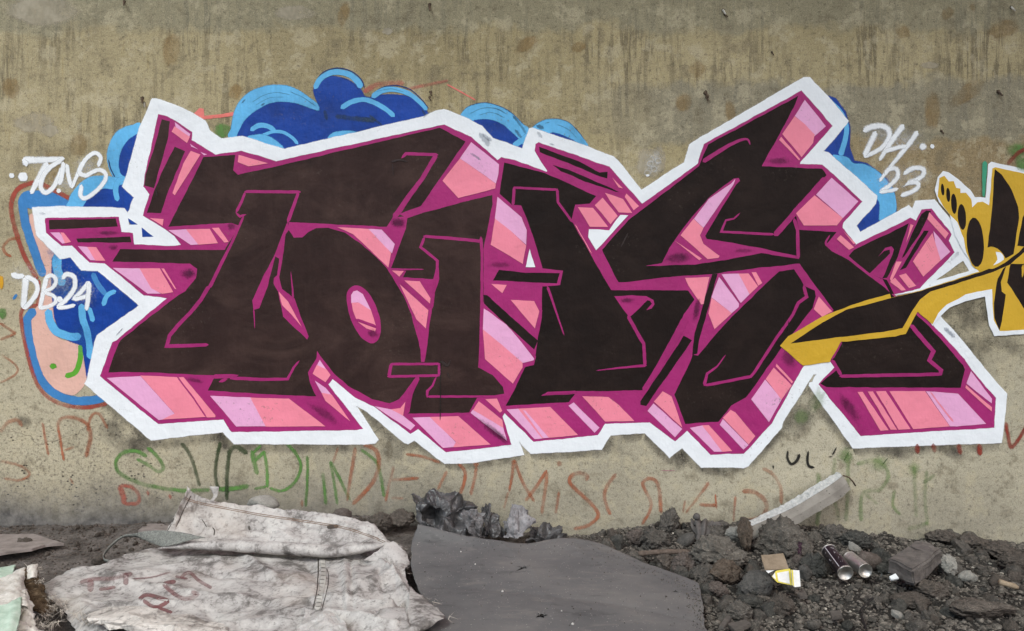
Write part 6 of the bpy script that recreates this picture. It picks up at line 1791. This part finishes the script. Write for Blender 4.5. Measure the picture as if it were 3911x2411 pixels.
cp = prism('plastic_scrap', [at_height(*E(x, y), .075 - (y - 925) * .0003) for x, y in ((1190, 958), (1250, 928), (1284, 975), (1212, 990))], .012, simple('white_plastic', [(0.3, (216, 222, 222)), (0.7, (234, 238, 238))], 30, 0.35, 0.5, 0.1), None, .0015, Vector((.1, .6, -.8)))
tag(cp, 'small white plastic scrap leaning on the front of the brick', 'plastic scrap')
STK = simple('brown_stick', [(0.3, (78, 68, 60)), (0.5, (100, 88, 79)), (0.7, (118, 106, 96))], 40, 0.9, 0.15, 0.6, 90, 0.003)
A_, B2_ = at_depth(*Dd(95, 748), .42), at_depth(*Dd(580, 726), .46)
sp_ = tube('stick', [A_.lerp(B2_, i / 14) + Vector((0, 0, .004 * math.sin(i * .25))) for i in range(15)], [.0115 + .0012 * math.sin(i * 1.7) for i in range(15)], STK, None, 12, .06)
tag(sp_, 'straight brown stick lying across the rubble beside the sheet', 'stick')
RAG = simple('grey_rag', [(0.3, (78, 75, 72)), (0.5, (98, 94, 91)), (0.7, (116, 112, 108))], 18, 0.9, 0.15, 0.3, 50)
rgt = thing('grey_rag', 'knotted stiff grey rag between slag lump and upright stone', 'rag', at_depth(*Dd(690, 640), .2))
rag = [[(590, 440, .12), (650, 430, .14), (720, 440, .15), (790, 470, .13)], [(600, 500, .19), (655, 500, .22), (720, 500, .22), (785, 490, .17)], [(640, 550, .22), (670, 555, .24), (720, 560, .24), (760, 540, .2)], [(640, 640, .24), (660, 645, .26), (700, 640, .26), (725, 620, .22)]]
sheet('rag_folds', [[at_depth(*Dd(q[0], q[1]), q[2]) for q in r] for r in rag], 44, 44, RAG, rgt, lambda p, a, b: .010 * math.sin(a * 22 + 3 * b) * (1 - .5 * b) + .006 * ridge(p, 14), .004, .004)
kn = rock_mesh('rag_knot', 77, 3, .12, 1.5, 0, .03, RAG)
o = link(bpy.data.objects.new('rag_knot', kn), rgt)
o.location = at_depth(*Dd(640, 400), .19) - Vector(rgt['_o']); o.scale = (.018, .018, .017)
tube('rag_neck', [at_depth(*Dd(640, 405), .19), at_depth(*Dd(635, 440), .19), at_depth(*Dd(640, 480), .2)], [.010, .009, .016], RAG, rgt, 10, .1)
kn2 = link(bpy.data.objects.new('rag_fold_end', rock_mesh('rag_fold_end', 78, 3, .15, 1.5, 0, .04, RAG)), rgt)
kn2.location = at_depth(*Dd(820, 475), .17) - Vector(rgt['_o']); kn2.scale = (.027, .02, .016)

BRD = simple('pinkish_board', [(0.3, (118, 110, 105)), (0.5, (140, 131, 126)), (0.7, (156, 147, 142))], 16, 0.92, 0.12, 0.5, 50, 0.003)
b1 = prism('board_piece', [at_height(*Aa(x, y), .050) for x, y in ((-400, 570), (0, 561), (310, 560), (480, 612), (600, 645), (420, 660), (300, 700), (180, 715), (0, 736), (-400, 760))], .012, BRD, None, 0, rough=.002)
tag(b1, 'flat pinkish broken board half buried at the left edge', 'board')
b2 = prism('board_piece', [at_height(*Aa(x, y), .075) for x, y in ((1345, 472), (1450, 460), (1600, 462), (1580, 530), (1440, 528), (1300, 522))], .02, BRD, None, 0, rough=.003)
tag(b2, 'small flat pinkish board beside the upper corner of the sack', 'board')
SLT = simple('slate_shard', [(0.3, (78, 74, 70)), (0.7, (102, 97, 91))], 25, 0.85, 0.2, 0.4, 60)
for pts, lab in ((((850, 1420), (930, 1310), (960, 1345), (905, 1430)), 'flat grey slate shard near the bottom edge by the sheet'), (((930, 1400), (1100, 1360), (1150, 1400), (1000, 1470)), 'long flat slate shard at the bottom edge right of the sheet'),
                 (((1885, 1280), (1990, 1275), (2010, 1330), (1900, 1340)), 'squarish flat stone plate below the cans near the bottom'), (((1580, 1120), (1640, 1060), (1680, 1140), (1610, 1150)), 'dark pointed slate shard under the torn packet')):
    tag(prism('slate_shard', [at_height(*Dd(x, y), .028) for x, y in pts], .012, SLT, None, .0015, rough=.002), lab, 'slate shard')
STP = simple('weathered_wood', [(0.3, (120, 104, 84)), (0.6, (164, 148, 126)), (0.75, (206, 200, 188))], 26, 0.9, 0.15)
a_, b_ = at_height(*E(2220, 1010), .05), at_height(*E(2400, 1065), .03)
tag(tube('wood_splinter', [a_.lerp(b_, i / 8) for i in range(9)], [.011, .012, .012, .011, .012, .011, .012, .010, .006], STP, None, 7, .25), 'short splintered piece of wood at the right edge of the rubble', 'wood')
CBL = NT('black_cable').set(lin(34, 32, 31), 0.6, 0.3)
w1 = [at_height(*E(x, y), .022 + .01 * math.sin(i)) for i, (x, y) in enumerate(((985, 1180), (1040, 1165), (960, 1230), (915, 1290), (930, 1350), (955, 1420), (985, 1475)))]
tag(tube('black_cable', sub_path(w1, 40), .0032, CBL, None, 7), 'bent piece of black cable on the gravel near the bottom edge', 'cable')
w1 = [at_height(*E(x, y), .03) for i, (x, y) in enumerate(((940, 1270), (938, 1330), (960, 1400), (975, 1440)))]
tag(tube('black_cable', sub_path(w1, 24), .0028, CBL, None, 7), 'shorter strand of black cable right beside the bent cable', 'cable')

# ------------------------------------------------------------------ torn insulation board in the lower left corner
ins = thing('insulation_board', 'torn foam insulation board with mint skin and brown fibres, lower left corner', 'insulation', at_height(60, 2400, .0))
MINT = simple('mint_skin', [(0.3, (160, 184, 164)), (0.5, (184, 204, 186)), (0.72, (206, 220, 206))], 24, 0.8, 0.2, 0.4, 60)
FOAM = simple('white_foam', [(0.3, (176, 170, 158)), (0.5, (208, 203, 194)), (0.72, (226, 222, 215))], 20, 0.9, 0.15, 0.8, 60, 0.006)
CORE = simple('brown_core', [(0.3, (44, 36, 28)), (0.5, (80, 66, 50)), (0.72, (128, 112, 92))], 30, 0.95, 0.1, 0.9, 70, 0.008)
def A3(r): return [[at_height(*Aa(q[0], q[1]), q[2]) for q in k] for k in r]
sheet('mint_panel', A3([[(-260, 900, .10), (0, 890, .10), (138, 862, .10)], [(-260, 960, .11), (0, 950, .11), (125, 925, .11)], [(-260, 1010, .10), (0, 1000, .10), (90, 990, .10)]]), 30, 20, MINT, ins, lambda p, a, b: .004 * ridge(p, 12), .008, .006)
sheet('foam_layer', A3([[(-260, 990, .10), (20, 985, .11), (150, 920, .12), (240, 880, .12)], [(-260, 1080, .12), (40, 1080, .13), (160, 1050, .135), (215, 1000, .12)], [(-260, 1180, .12), (40, 1180, .13), (150, 1150, .135), (230, 1180, .12)], [(-260, 1290, .11), (0, 1280, .115), (80, 1240, .12), (200, 1290, .11)]]), 50, 40, FOAM, ins, lambda p, a, b: .007 * ridge(p, 14) + .004 * noise.noise(p * 60), .012, .008)
sheet('mint_panel', A3([[(-260, 1250, .125), (50, 1230, .13), (130, 1180, .135), (205, 1150, .135)], [(-260, 1360, .12), (40, 1350, .12), (110, 1340, .125), (190, 1280, .125)], [(-260, 1520, .10), (0, 1520, .10), (80, 1510, .10), (150, 1480, .10)]]), 36, 36, MINT, ins, lambda p, a, b: .003 * ridge(p, 10), .009, .006)
sheet('torn_core', A3([[(190, 930, .12), (255, 895, .12), (310, 880, .11)], [(200, 1010, .09), (270, 1000, .10), (340, 1010, .09)], [(240, 1110, .075), (310, 1110, .085), (400, 1130, .07)], [(280, 1240, .06), (350, 1230, .065), (450, 1240, .055)], [(270, 1320, .05), (350, 1310, .05), (440, 1290, .045)]]), 40, 60, CORE, ins, lambda p, a, b: .016 * ridge(p, 13) + .010 * ridge(p, 30) + .005 * noise.noise(p * 80), .014, .006)
sheet('foam_layer', A3([[(190, 1270, .10), (240, 1230, .11), (280, 1250, .10)], [(190, 1330, .09), (240, 1320, .10), (280, 1330, .09)], [(120, 1420, .08), (220, 1430, .08), (330, 1440, .07)], [(100, 1520, .07), (220, 1520, .07), (340, 1520, .06)]]), 30, 40, FOAM, ins, lambda p, a, b: .012 * ridge(p, 16) + .006 * noise.noise(p * 60), .014, .006)
sheet('foam_layer', A3([[(255, 870, .135), (300, 850, .14), (345, 855, .13)], [(270, 930, .12), (310, 920, .13), (335, 930, .12)], [(275, 985, .105), (300, 990, .11), (318, 990, .10)]]), 24, 30, FOAM, ins, lambda p, a, b: .008 * ridge(p, 22) + .004 * noise.noise(p * 70), .010, .002)
sheet('foam_layer', A3([[(195, 1060, .115), (225, 1100, .12), (250, 1150, .11)], [(190, 1150, .12), (225, 1180, .125), (270, 1230, .11)], [(190, 1250, .115), (230, 1260, .12), (275, 1290, .10)]]), 24, 30, FOAM, ins, lambda p, a, b: .009 * ridge(p, 20) + .004 * noise.noise(p * 70), .010, .003)
fibres('torn_fibres', [at_height(*Aa(x, y), z) for x, y, z in ((300, 880, .125), (330, 890, .12), (280, 930, .12), (350, 1000, .11), (320, 950, .115))], 260, .022, FIB, ins, 21, (.1, -.1, .1), .0005)
fibres('torn_fibres', [at_height(*Aa(x, y), z) for x, y, z in ((380, 1060, .10), (420, 1130, .09), (450, 1200, .08), (460, 1260, .07), (240, 1120, .12), (200, 1040, .12), (300, 1180, .10), (350, 1240, .09))], 420, .02, FIBB, ins, 22, (.5, -.3, -.1), .0005)
fibres('torn_fibres', [at_height(*Aa(x, y), z) for x, y, z in ((470, 1150, .085), (480, 1250, .075), (200, 1290, .11), (300, 1360, .08), (350, 1420, .07), (230, 1420, .08), (420, 1330, .06))], 420, .022, FIB, ins, 23, (.6, -.3, -.2), .0005)

for o in list(scene.objects):
    if '_o' in o:
        del o['_o']
